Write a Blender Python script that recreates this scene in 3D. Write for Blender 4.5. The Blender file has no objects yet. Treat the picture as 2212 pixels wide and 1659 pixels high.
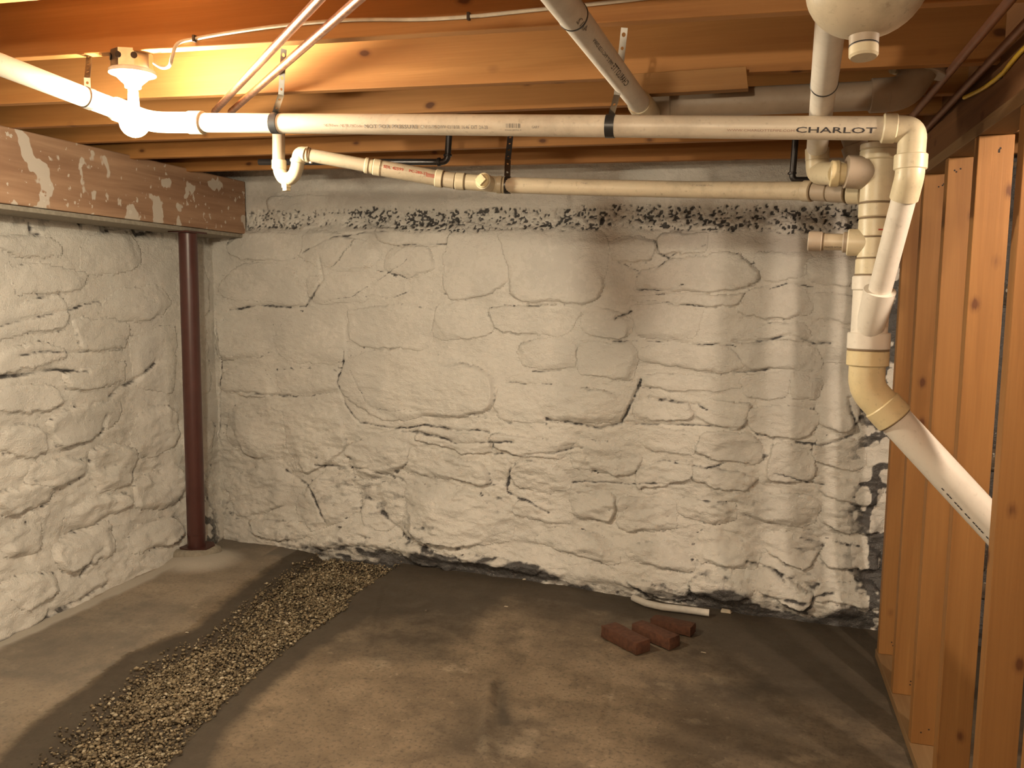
import bpy, math, random
import numpy as np
from mathutils import Vector, Matrix
random.seed(7); np.random.seed(7)
C = bpy.context.scene.collection
PI = math.pi

# ------------------------------------------------------------------ camera
W_, H_, F_ = 2212.0, 1659.0, 1811.27
PIT, ROL, YAW, CH = 0.105265, 0.0117983, 0.273327, 1.66219
fw = Vector((-math.sin(YAW)*math.cos(PIT), math.cos(YAW)*math.cos(PIT), -math.sin(PIT)))
r0 = Vector((math.cos(YAW), math.sin(YAW), 0)); u0 = r0.cross(fw)
rt = r0*math.cos(ROL)+u0*math.sin(ROL); up = u0*math.cos(ROL)-r0*math.sin(ROL)
CAM = Vector((0, 0, CH))
cd = bpy.data.cameras.new('camera'); cam = bpy.data.objects.new('camera', cd); C.objects.link(cam)
cd.sensor_width = 36; cd.sensor_fit = 'HORIZONTAL'; cd.lens = F_/W_*36; cd.clip_start = .02
M = Matrix((rt, up, -fw)).transposed().to_4x4(); M.translation = CAM; cam.matrix_world = M
bpy.context.scene.camera = cam
# ------------------------------------------------------------------ world + exposure
sc = bpy.context.scene
w = bpy.data.worlds.new('world'); sc.world = w; w.use_nodes = True
w.node_tree.nodes['Background'].inputs[0].default_value = (.05, .045, .04, 1)
w.node_tree.nodes['Background'].inputs[1].default_value = .3
sc.view_settings.view_transform = 'Standard'; sc.view_settings.look = 'None'
sc.view_settings.exposure = 0.0; sc.view_settings.gamma = 1; sc.view_settings.use_curve_mapping = False
# strengths of the three ceiling bulbs (corner bulb in view, one behind the camera, one in the next room)
LAMP = dict(corner=1680.0, behind=1900.0, next=1300.0)
LCOL = dict(corner=(1, .87, .64), behind=(1, .82, .58), next=(1, .80, .60))

# ------------------------------------------------------------------ surveying helpers: where sight lines meet real planes
def ray(px, py): return fw+rt*((px-1106)/F_)-up*((py-829.5)/F_)
def onp(px, py, ax, v):
    d = ray(px, py); return CAM+d*((v-CAM[ax])/d[ax])
def atY(px, py, Y): return onp(px, py, 1, Y)
def atZ(px, py, Z): return onp(px, py, 2, Z)
def atX(px, py, X): return onp(px, py, 0, X)
def atD(px, py, D): return CAM+ray(px, py)*D

# ------------------------------------------------------------------ object helpers
def tag(o, label=None, cat=None, group=None, kind=None):
    if label: o['label'] = label
    if cat: o['category'] = cat
    if group: o['group'] = group
    if kind: o['kind'] = kind
    return o
def thing(name, label, cat, loc=(0, 0, 0), group=None, kind=None):
    o = bpy.data.objects.new(name, None); C.objects.link(o); o.location = loc; o.empty_display_size = .05
    return tag(o, label, cat, group, kind)
def mesh(name, vs, fs, mat, parent=None, smooth=False):
    me = bpy.data.meshes.new(name); me.from_pydata([tuple(v) for v in vs], [], fs); me.update()
    if mat: me.materials.append(mat)
    if smooth: me.polygons.foreach_set('use_smooth', [True]*len(me.polygons))
    o = bpy.data.objects.new(name, me); C.objects.link(o)
    if parent:
        o.parent = parent; o.location = -Vector(parent_origin(parent))
    return o
def parent_origin(p):
    v = Vector(p.location)
    while p.parent: p = p.parent; v = v+Vector(p.location)
    return v
def frame(d):
    d = d.normalized(); a = Vector((0, 0, 1)) if abs(d.z) < .9 else Vector((0, 1, 0))
    x = d.cross(a).normalized(); return x, x.cross(d).normalized()
def fillet(pts, rad, n=7):
    pts = [Vector(p) for p in pts]; out = [pts[0]]
    for i in range(1, len(pts)-1):
        a, b, c = pts[i-1], pts[i], pts[i+1]; u, v = (a-b), (c-b)
        ang = u.angle(v); t = min(rad/max(math.tan(ang/2), 1e-3), u.length*.49, v.length*.49)
        p, q = b+u.normalized()*t, b+v.normalized()*t
        for k in range(n+1):
            s = k/n; out.append(p*(1-s)**2+b*2*s*(1-s)+q*s*s)
    out.append(pts[-1]); return out
def sweep(pts, radii, seg=20, caps=True):
    pts = [Vector(p) for p in pts]; n = len(pts)
    if not hasattr(radii, '__len__'): radii = [radii]*n
    vs, fs = [], []; x = None
    for i, p in enumerate(pts):
        d = (pts[min(i+1, n-1)]-pts[max(i-1, 0)]).normalized()
        if x is None: x, _ = frame(d)
        x = (x-d*x.dot(d)).normalized(); y = d.cross(x)
        vs += [p+(x*math.cos(2*PI*k/seg)+y*math.sin(2*PI*k/seg))*radii[i] for k in range(seg)]
    for i in range(n-1):
        for k in range(seg):
            fs.append((i*seg+k, i*seg+(k+1) % seg, (i+1)*seg+(k+1) % seg, (i+1)*seg+k))
    if caps: fs += [tuple(reversed(range(seg))), tuple((n-1)*seg+k for k in range(seg))]
    return vs, fs
def autosmooth(o, ang=40):
    me = o.data; me.polygons.foreach_set('use_smooth', [True]*len(me.polygons))
    try: me.set_sharp_from_angle(angle=math.radians(ang))
    except Exception: pass
    return o
def pipe(name, pts, r, mat, parent=None, rad=None, seg=24):
    if rad: pts = fillet(pts, rad)
    v, f = sweep(pts, r, seg); return autosmooth(mesh(name, v, f, mat, parent))
def lathe(name, a, b, prof, mat, parent=None, seg=24):
    """prof: (distance from a towards b, radius) pairs"""
    a, b = Vector(a), Vector(b); d = (b-a).normalized()
    v, f = [], []; x, y = frame(d)
    for s, r in prof:
        v += [a+d*s+(x*math.cos(2*PI*k/seg)+y*math.sin(2*PI*k/seg))*r for k in range(seg)]
    for i in range(len(prof)-1):
        for k in range(seg): f.append((i*seg+k, i*seg+(k+1) % seg, (i+1)*seg+(k+1) % seg, (i+1)*seg+k))
    f += [tuple(reversed(range(seg))), tuple((len(prof)-1)*seg+k for k in range(seg))]
    return autosmooth(mesh(name, v, f, mat, parent), 30)
def collar(name, a, b, r, mat, parent=None, seg=24):
    a, b = Vector(a), Vector(b); L = (b-a).length; c = min(.003, L*.2)
    return lathe(name, a, b, [(0, r-c), (c, r), (L-c, r), (L, r-c)], mat, parent, seg)
def box(name, lo, hi, mat, parent=None, bev=.0):
    x0, y0, z0 = lo; x1, y1, z1 = hi
    return prism(name, [(x0, y0, z0), (x1, y0, z0), (x1, y1, z0), (x0, y1, z0), (x0, y0, z1), (x1, y0, z1), (x1, y1, z1), (x0, y1, z1)], mat, parent, bev)
def prism(name, c8, mat, parent=None, bev=0.0):
    fs = [(0, 3, 2, 1), (4, 5, 6, 7), (0, 1, 5, 4), (1, 2, 6, 5), (2, 3, 7, 6), (3, 0, 4, 7)]
    o = mesh(name, c8, fs, mat, parent)
    if bev:
        m = o.modifiers.new('bevel', 'BEVEL'); m.width = bev; m.segments = 2; m.limit_method = 'NONE'
    return o

# ------------------------------------------------------------------ materials
class NT:
    def __init__(s, name):
        s.m = bpy.data.materials.new(name); s.m.use_nodes = True; s.t = s.m.node_tree; s.b = s.t.nodes['Principled BSDF']
    def n(s, t, **k):
        x = s.t.nodes.new(t)
        for a, v in k.items(): setattr(x, a, v)
        return x
    def l(s, a, b): s.t.links.new(a, b)
    def coord(s, scale=(1, 1, 1), kind='Object', loc=(0, 0, 0)):
        if kind == 'World': c = s.n('ShaderNodeNewGeometry').outputs['Position']
        else: c = s.n('ShaderNodeTexCoord').outputs[kind]
        m = s.n('ShaderNodeMapping'); s.l(c, m.inputs[0]); m.inputs['Scale'].default_value = scale; m.inputs['Location'].default_value = loc
        return m.outputs[0]
    def noise(s, vec, sc_, det=4, rough=.55, dist=0):
        x = s.n('ShaderNodeTexNoise'); s.l(vec, x.inputs['Vector']); x.inputs['Scale'].default_value = sc_
        x.inputs['Detail'].default_value = det; x.inputs['Roughness'].default_value = rough; x.inputs['Distortion'].default_value = dist
        return x.outputs[0]
    def ramp(s, v, stops):
        x = s.n('ShaderNodeValToRGB'); s.l(v, x.inputs[0]); e = x.color_ramp.elements
        while len(e) < len(stops): e.new(.5)
        for i, (p, c) in enumerate(stops):
            e[i].position = p; e[i].color = (c, c, c, 1) if not hasattr(c, '__len__') else (*c, 1)
        return x.outputs[0]
    def mix(s, fac, a, b, mode='MIX'):
        x = s.n('ShaderNodeMix', data_type='RGBA', blend_type=mode)
        for i, v in ((0, fac), (6, a), (7, b)):
            if hasattr(v, 'is_linked') or hasattr(v, 'links'): s.l(v, x.inputs[i])
            else: x.inputs[i].default_value = v if not hasattr(v, '__len__') else (*v, 1)
        return x.outputs[2]
    def attr(s, name):
        return s.n('ShaderNodeAttribute', attribute_name=name).outputs['Fac']
    def bump(s, h, strength, dist=.01):
        x = s.n('ShaderNodeBump'); s.l(h, x.inputs['Height']); x.inputs['Strength'].default_value = strength; x.inputs['Distance'].default_value = dist
        s.l(x.outputs[0], s.b.inputs['Normal'])
    def base(s, v):
        if hasattr(v, '__len__'): s.b.inputs['Base Color'].default_value = (*v, 1)
        else: s.l(v, s.b.inputs['Base Color'])
    def rough(s, v):
        if isinstance(v, float): s.b.inputs['Roughness'].default_value = v
        else: s.l(v, s.b.inputs['Roughness'])
def plain(name, col, rough=.5, metal=0., nscale=30, var=.25):
    t = NT(name); v = t.noise(t.coord(kind='World'), nscale, 5)
    t.base(t.mix(t.ramp(v, [(.3, 0.), (.7, 1.)]), tuple(c*(1-var) for c in col), col)); t.rough(float(rough)); t.b.inputs['Metallic'].default_value = metal
    t.bump(v, .15, .002); return t.m
def wood(name, axis, light, dark, knot=(.10, .035, .012), seed=0., rough=.62, kn=1.0):
    """axis: the direction the board runs in"""
    t = NT(name); s = [9, 9, 9]; s[axis] = .55
    v = t.coord(tuple(s), 'World', (seed, seed*2, seed*.7))
    g = t.noise(v, 1.3, 3, .5, .6); s2 = [160, 160, 160]; s2[axis] = 3
    fine = t.noise(t.coord(tuple(s2), 'World'), 1, 4, .6)
    wv = t.n('ShaderNodeMath', operation='SINE'); mm = t.n('ShaderNodeMath', operation='MULTIPLY'); t.l(g, mm.inputs[0]); mm.inputs[1].default_value = 34; t.l(mm.outputs[0], wv.inputs[0])
    rings = t.ramp(wv.outputs[0], [(.0, 0.), (1., 1.)])
    base = t.mix(t.ramp(g, [(.3, 0.), (.7, 1.)]), dark, light)
    d2 = tuple(c*.72 for c in dark)
    base = t.mix(t.mix(.87, rings, (0, 0, 0)), base, d2)
    base = t.mix(t.ramp(fine, [(.35, .22), (.7, 0.)]), base, d2)
    ks = [8.5, 8.5, 8.5]; ks[axis] = 5.
    vor = t.n('ShaderNodeTexVoronoi'); vor.inputs['Scale'].default_value = 1
    wp = t.n('ShaderNodeVectorMath', operation='ADD'); t.l(t.coord(tuple(ks), 'World', (seed*3, seed, 1.7)), wp.inputs[0])
    nz = t.n('ShaderNodeTexNoise'); nz.inputs['Scale'].default_value = 14; sc2 = t.n('ShaderNodeVectorMath', operation='SCALE'); t.l(nz.outputs['Color'], sc2.inputs[0]); sc2.inputs['Scale'].default_value = .10
    t.l(sc2.outputs[0], wp.inputs[1]); t.l(wp.outputs[0], vor.inputs['Vector'])
    k1 = t.ramp(vor.outputs['Distance'], [(.07, .95*kn), (.11, .30*kn), (.17, 0.)])
    t.base(t.mix(k1, base, knot)); t.rough(float(rough)); t.b.inputs['Specular IOR Level'].default_value = .3
    t.bump(fine, .25, .002); return t.m
def pvc(name, col, grime=(.16, .12, .08), amt=.35, rough=.33):
    t = NT(name); v = t.noise(t.coord((1, 1, 1), 'World'), 9, 6, .65); f = t.noise(t.coord((1, 1, 1), 'World'), 70, 4, .6)
    c = t.mix(t.ramp(v, [(.48, 0.), (.78, amt)]), col, grime)
    c = t.mix(t.ramp(f, [(.60, 0.), (.76, amt*.9)]), c, grime)
    t.base(c); t.rough(t.ramp(v, [(.3, rough), (.8, rough+.2)])); t.bump(f, .06, .002)
    return t.m
def emit(name, col, s):
    t = NT(name); t.b.inputs['Emission Color'].default_value = (*col, 1); t.b.inputs['Emission Strength'].default_value = s
    t.base(col); return t.m

def painted_stone():
    t = NT('whitewashed stone'); co = t.coord(kind='World')
    n1 = t.noise(co, 2.6, 5, .55); n2 = t.noise(co, 26, 6, .62); n3 = t.noise(co, 130, 3, .5)
    c = t.mix(t.ramp(n1, [(.35, 0.), (.7, 1.)]), (.60, .575, .53), (.74, .70, .64))
    c = t.mix(t.ramp(n1, [(.58, 0.), (.72, .35)]), c, (.50, .52, .50))
    c = t.mix(t.ramp(n2, [(.64, 0.), (.74, .30)]), c, (.35, .33, .30))
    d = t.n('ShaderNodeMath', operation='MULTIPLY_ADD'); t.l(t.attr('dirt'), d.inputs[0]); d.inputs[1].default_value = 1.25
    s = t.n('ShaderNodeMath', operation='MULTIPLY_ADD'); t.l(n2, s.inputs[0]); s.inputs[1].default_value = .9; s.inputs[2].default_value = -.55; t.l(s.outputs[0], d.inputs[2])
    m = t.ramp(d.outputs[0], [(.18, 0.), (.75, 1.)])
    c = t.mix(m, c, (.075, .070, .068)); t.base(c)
    t.rough(t.mix(t.ramp(n1, [(.40, 0.), (.60, 1.)]), t.ramp(n2, [(.35, .13), (.65, .28)]), t.ramp(n2, [(.35, .24), (.65, .45)]))); t.b.inputs['Specular IOR Level'].default_value = .5
    n6 = t.noise(t.coord((1, 1, 2.4), 'World'), 42, 5, .65); t.bump(t.mix(.35, t.mix(.5, n2, n6), n3), 1.0, .012); return t.m
def bare_stone():
    t = NT('bare rubble stone'); co = t.coord(kind='World'); n1 = t.noise(co, 7, 6, .6); n2 = t.noise(co, 40, 5, .6)
    c = t.mix(t.ramp(n1, [(.40, 0.), (.60, 1.)]), (.06, .045, .035), (.22, .17, .12))
    c = t.mix(t.ramp(n2, [(.60, 0.), (.66, .8)]), c, (.55, .52, .46)); t.base(c); t.rough(.85); t.bump(n2, .8, .01); return t.m
def concrete():
    t = NT('old stained concrete'); co = t.coord(kind='World')
    n1 = t.noise(co, 1.7, 6, .6, .3); n2 = t.noise(co, 7, 6, .62); n3 = t.noise(co, 60, 4, .6); n4 = t.noise(t.coord((1, 1, 1), 'World', (5, 3, 1)), 3.4, 5, .6)
    c = t.mix(t.ramp(n1, [(.35, 0.), (.66, 1.)]), (.135, .098, .062), (.30, .225, .148))
    c = t.mix(t.ramp(n2, [(.50, 0.), (.66, .55)]), c, (.13, .095, .062))
    c = t.mix(t.ramp(n4, [(.60, 0.), (.68, .55)]), c, (.46, .37, .26))
    c = t.mix(t.ramp(n3, [(.34, .60), (.48, 0.)]), c, (.07, .052, .036))
    n5 = t.noise(co, 24, 5, .7); c = t.mix(t.ramp(n5, [(.60, 0.), (.70, .5)]), c, (.42, .33, .23)); c = t.mix(t.ramp(n5, [(.30, .5), (.42, 0.)]), c, (.09, .066, .044))
    d = t.n('ShaderNodeMath', operation='MULTIPLY_ADD'); t.l(t.attr('damp_and_shade'), d.inputs[0]); d.inputs[1].default_value = 1.2
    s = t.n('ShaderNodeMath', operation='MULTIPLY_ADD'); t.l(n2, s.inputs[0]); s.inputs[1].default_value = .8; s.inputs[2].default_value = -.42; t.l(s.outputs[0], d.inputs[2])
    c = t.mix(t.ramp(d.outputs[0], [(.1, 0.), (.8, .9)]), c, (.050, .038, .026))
    c = t.mix(t.ramp(t.attr('chalk_and_light'), [(.1, 0.), (.9, .85)]), c, (.46, .42, .36)); t.base(c)
    t.rough(t.ramp(n2, [(.3, .62), (.7, .85)])); t.bump(t.mix(.5, n2, n3), .45, .006); return t.m
def pebble():
    t = NT('mixed pea gravel'); v = t.attr('tone')
    c = t.ramp(v, [(0, (.05, .036, .02)), (.35, (.15, .11, .06)), (.7, (.32, .25, .15)), (1, (.58, .50, .36))])
    n = t.noise(t.coord(kind='World'), 220, 3); t.base(t.mix(t.ramp(n, [(.3, .35), (.6, 0.)]), c, (.07, .05, .03))); t.rough(.6); return t.m
def splashed_wood():
    t = NT('old beam wood with whitewash splashes'); co = t.coord((9, .7, 9), 'World')
    g = t.noise(co, 1.6, 5, .6, .4); c = t.mix(t.ramp(g, [(.3, 0.), (.7, 1.)]), (.24, .125, .070), (.44, .27, .165))
    w2 = t.coord((1, 1, .8), 'World', (.3, .1, .2)); n = t.noise(w2, 8, 3, .45, .15); f = t.noise(w2, 30, 3, .5)
    c = t.mix(t.ramp(n, [(.60, 0.), (.615, .85)]), c, (.60, .54, .46)); c = t.mix(t.ramp(f, [(.66, 0.), (.68, .85)]), c, (.62, .56, .48))
    t.base(c); t.rough(.7); t.bump(f, .3, .004); return t.m

M_wall, M_bare, M_floor, M_peb, M_beam = painted_stone(), bare_stone(), concrete(), pebble(), splashed_wood()
M_joist = wood('joist pine', 0, (.43, .205, .064), (.33, .140, .038), seed=1.3)
M_stud = wood('stud pine', 2, (.32, .155, .048), (.235, .105, .030), seed=4.1)
M_plate = wood('plate pine', 1, (.26, .16, .075), (.19, .105, .045), seed=2.2)
M_dark = wood('dark header wood', 1, (.20, .09, .035), (.12, .052, .02), seed=6.)
M_block = wood('nailer pine', 0, (.34, .18, .065), (.27, .13, .04), seed=9., kn=.3)
M_sub = wood('subfloor boards', 0, (.22, .12, .06), (.15, .075, .035), seed=3.)
M_pvc = pvc('white pvc', (.72, .64, .52)); M_pvcw = pvc('clean white pvc', (.70, .65, .58), amt=.25); M_pvcg = pvc('grimy pvc', (.52, .44, .32), amt=.6)
M_fit = pvc('cream pvc fitting', (.62, .54, .38), amt=.35); M_yel = pvc('yellowed pvc', (.66, .55, .33), amt=.3); M_grey = pvc('dull grey pvc', (.36, .29, .22), amt=.35, rough=.42)
M_seam = plain('dark joint line', (.20, .14, .08), .6)
M_cu = plain('copper', (.72, .38, .24), .32, 1.0, 40, .4); M_cud = plain('dull copper', (.28, .13, .08), .45, .6)
M_steel = plain('galvanised steel', (.52, .50, .46), .35, 1.0); M_black = plain('black band', (.03, .03, .032), .35); M_iron = plain('black iron', (.06, .055, .055), .32, .6)
M_ink = plain('print ink', (.05, .045, .05), .6); M_red = plain('red print', (.50, .06, .04), .6); M_faint = plain('faded print', (.42, .26, .20), .6); M_grayink = plain('grey print', (.22, .19, .17), .6)
M_post = plain('oxide red paint', (.080, .026, .021), .38, 0, 12, .2); M_cem = plain('cement', (.33, .29, .23), .85, 0, 50, .3)
M_brick = plain('old clay brick', (.115, .044, .021), .88, 0, 45, .5); M_cable = plain('white cable sheath', (.72, .66, .54), .45); M_ycab = plain('yellow cable sheath', (.78, .52, .03), .4)
M_porc = plain('white porcelain', (.82, .80, .76), .2); M_chip = plain('pale stone chip', (.58, .50, .38), .8); M_hole = plain('nail hole', (.02, .012, .008), .8)

# ------------------------------------------------------------------ noise for the relief
def _h(ix, iy, s):
    n = (ix.astype(np.int64)*374761393+iy.astype(np.int64)*668265263+s*982451653) & 0xffffffff
    n = ((n ^ (n >> 13))*1274126177) & 0xffffffff
    return ((n ^ (n >> 16)) & 0xffffff)/float(0xffffff)
def vn(x, y, s=0):
    ix, iy = np.floor(x), np.floor(y); fx, fy = x-ix, y-iy; fx, fy = fx*fx*(3-2*fx), fy*fy*(3-2*fy)
    a, b, c, d = _h(ix, iy, s), _h(ix+1, iy, s), _h(ix, iy+1, s), _h(ix+1, iy+1, s)
    return (a*(1-fx)+b*fx)*(1-fy)+(c*(1-fx)+d*fx)*fy
def fbm(x, y, s=0, o=5, g=.5):
    t = 0; a = 1; n = 0
    for k in range(o): t = t+a*vn(x*2**k+17*k, y*2**k+31*k, s+k); n += a; a *= g
    return t/n-.5
def ridge(x, y, s=0, o=4):
    t = 0; a = 1; n = 0
    for k in range(o): t = t+a*(1-abs(2*vn(x*2**k+7*k, y*2**k+3*k, s+k)-1)); n += a; a *= .5
    return t/n
def sstep(a, b, x): t = np.clip((x-a)/(b-a), 0, 1); return t*t*(3-2*t)
def segdist(U, V, pl):
    best = np.full(U.shape, 9.)
    for (a, b), (c, d) in zip(pl[:-1], pl[1:]):
        L = (c-a)**2+(d-b)**2+1e-9; t = np.clip(((U-a)*(c-a)+(V-b)*(d-b))/L, 0, 1)
        best = np.minimum(best, np.hypot(U-a-t*(c-a), V-b-t*(d-b)))
    return best

def stone_wall(name, label, o3, du, dn, ulist, vlist, stones, cracks, base, dirtf, mat_stone, mat_mortar, bare=None):
    """o3: origin, du: unit direction along, dn: unit normal to the room; each stone of the relief is its own object"""
    root = thing(name, label, None, o3, kind='structure')
    if label is None and 'label' in root: del root['label']
    U, V = np.meshgrid(ulist, vlist); nv, nu = U.shape
    wu = U+.10*fbm(U*4, V*4, 11, 4)+.03*fbm(U*18, V*18, 12, 4, .6); wv = V+.07*fbm(U*4, V*4, 21, 4)+.03*fbm(U*18, V*18, 22, 4, .6)
    best = np.full(U.shape, 9.); sid = np.full(U.shape, -1)
    for i, (cu, cv, a, b, an, hh) in enumerate(stones):
        m = (abs(U-cu) < a*1.6+.1) & (abs(V-cv) < b*1.6+a*.6+.1)
        x, y = wu[m]-cu, wv[m]-cv; c, s = math.cos(an), math.sin(an)
        pw = 2.3+2.6*((i*37) % 11)/10.; k1, k2 = .35*math.sin(i*2.3), .35*math.sin(i*1.7+1)   # each stone its own squareness and skew
        xx, yy = x*c+y*s, -x*s+y*c; xx = xx*(1+k1*yy/b*.5); yy = yy*(1+k2*xx/a*.5)
        q = (np.abs(xx/a)**pw+np.abs(yy/b)**pw)**(1/pw)
        bb, ss = best[m], sid[m]; k = q < bb; bb[k] = q[k]; ss[k] = i; best[m] = bb; sid[m] = ss
    hh = np.array([s[5] for s in stones]+[0.]); tu = np.random.uniform(-.13, .13, len(stones)+1); tv = np.random.uniform(-.16, .08, len(stones)+1)
    cu = np.array([s[0] for s in stones]+[0.]); cv = np.array([s[1] for s in stones]+[0.])
    low = sstep(1.35, .5, V); ed = sstep(.3, .7, vn(U*4.3, V*4.3, 19)); ins = np.clip((1.0-best)/(.05+.40*ed), 0, 1); ins = ins*ins*(3-2*ins)*(.5+.4*low)/.62*.62
    D = ins*(hh[sid]+np.clip((U-cu[sid])*tu[sid]+(V-cv[sid])*tv[sid], -.016, .016))
    sid = np.where(best < 1.0, sid, -1)
    low = sstep(1.35, .5, V)
    D = D+.045*fbm(U*2.2, V*2.8, 5, 3)+(.014+.030*low)*fbm(U*7, V*12, 6, 5, .6)+.0075*fbm(U*34, V*62, 9, 4, .65)
    D = D+(.006+.022*low)*(ridge(U*3.2+V*1.5, V*8-U*2.2, 31, 5)-.6)+(.004+.010*low)*(ridge(U*6+V, V*22+U*3, 37, 4)-.6)+(.003+.006*low)*(ridge(U*22, V*40-U*6, 39, 3)-.6)*sstep(.35,.65,vn(U*2.3,V*3.1,40))
    D = D+base(U, V)
    dirt = dirtf(U, V, best)
    for pl, wdt, dep in cracks:
        d = segdist(wu*.6+U*.4, wv*.6+V*.4, pl); g = np.exp(-(d/wdt)**2); D = D-dep*g; dirt = dirt+.52*g*sstep(.25,.8,vn(U*14, V*20, 77)+.25*vn(U*50,V*60,79))
    Dm = D.copy(); n_ = 0
    for a_, b_ in ((0, 3), (0, -3), (3, 0), (-3, 0), (2, 2), (-2, 2), (2, -2), (-2, -2)): Dm = Dm+np.roll(np.roll(D, a_, 0), b_, 1)
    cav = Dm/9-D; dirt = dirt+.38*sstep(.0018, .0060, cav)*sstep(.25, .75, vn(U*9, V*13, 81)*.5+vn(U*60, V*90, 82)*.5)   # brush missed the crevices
    pts = np.stack([o3[k]+du[k]*U+dn[k]*D+(V if k == 2 else 0) for k in range(3)], -1).reshape(-1, 3)-np.array(o3)
    dirt = np.clip(dirt, 0, 1).reshape(-1)
    i0 = (np.arange(nv-1)[:, None]*nu+np.arange(nu-1)[None, :]).reshape(-1)
    quads = np.stack([i0, i0+1, i0+nu+1, i0+nu], 1); fid = sid.reshape(-1)[i0]
    def patch(nm, qs, par, mat, skirt):
        idx, inv = np.unique(qs, return_inverse=True); q = inv.reshape(-1, 4); vs = pts[idx]; dd = dirt[idx]
        fs = q
        if skirt:
            e = np.concatenate([q[:, [0, 1]], q[:, [1, 2]], q[:, [2, 3]], q[:, [3, 0]]]); key = {}
            es = set(map(tuple, e.tolist())); bd = [x for x in es if (x[1], x[0]) not in es]
            bv = sorted({a for x in bd for a in x}); mp = {a: len(vs)+k for k, a in enumerate(bv)}
            vs = np.concatenate([vs, vs[bv]-np.array(dn)[None]*.04]); dd = np.concatenate([dd, dd[bv]])
            fs = np.concatenate([q, np.array([(b, a, mp[a], mp[b]) for a, b in bd])])
        me = bpy.data.meshes.new(nm); me.vertices.add(len(vs)); me.vertices.foreach_set('co', vs.astype(np.float32).reshape(-1))
        me.loops.add(len(fs)*4); me.loops.foreach_set('vertex_index', fs.astype(np.int32).reshape(-1))
        me.polygons.add(len(fs)); me.polygons.foreach_set('loop_start', np.arange(0, len(fs)*4, 4, dtype=np.int32)); me.update(calc_edges=True)
        me.polygons.foreach_set('use_smooth', [True]*len(fs))
        at = me.attributes.new('dirt', 'FLOAT', 'POINT'); at.data.foreach_set('value', dd.astype(np.float32))
        me.materials.append(mat); o = bpy.data.objects.new(nm, me); C.objects.link(o); o.parent = par; return o
    patch('mortar', quads[fid < 0], root, mat_mortar, False)
    for i in range(len(stones)):
        q = quads[fid == i]
        if len(q) > 12: patch('stone', q, root, bare if (bare and stones[i][0] > BARE_U) else mat_stone, True)
    return root

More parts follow.
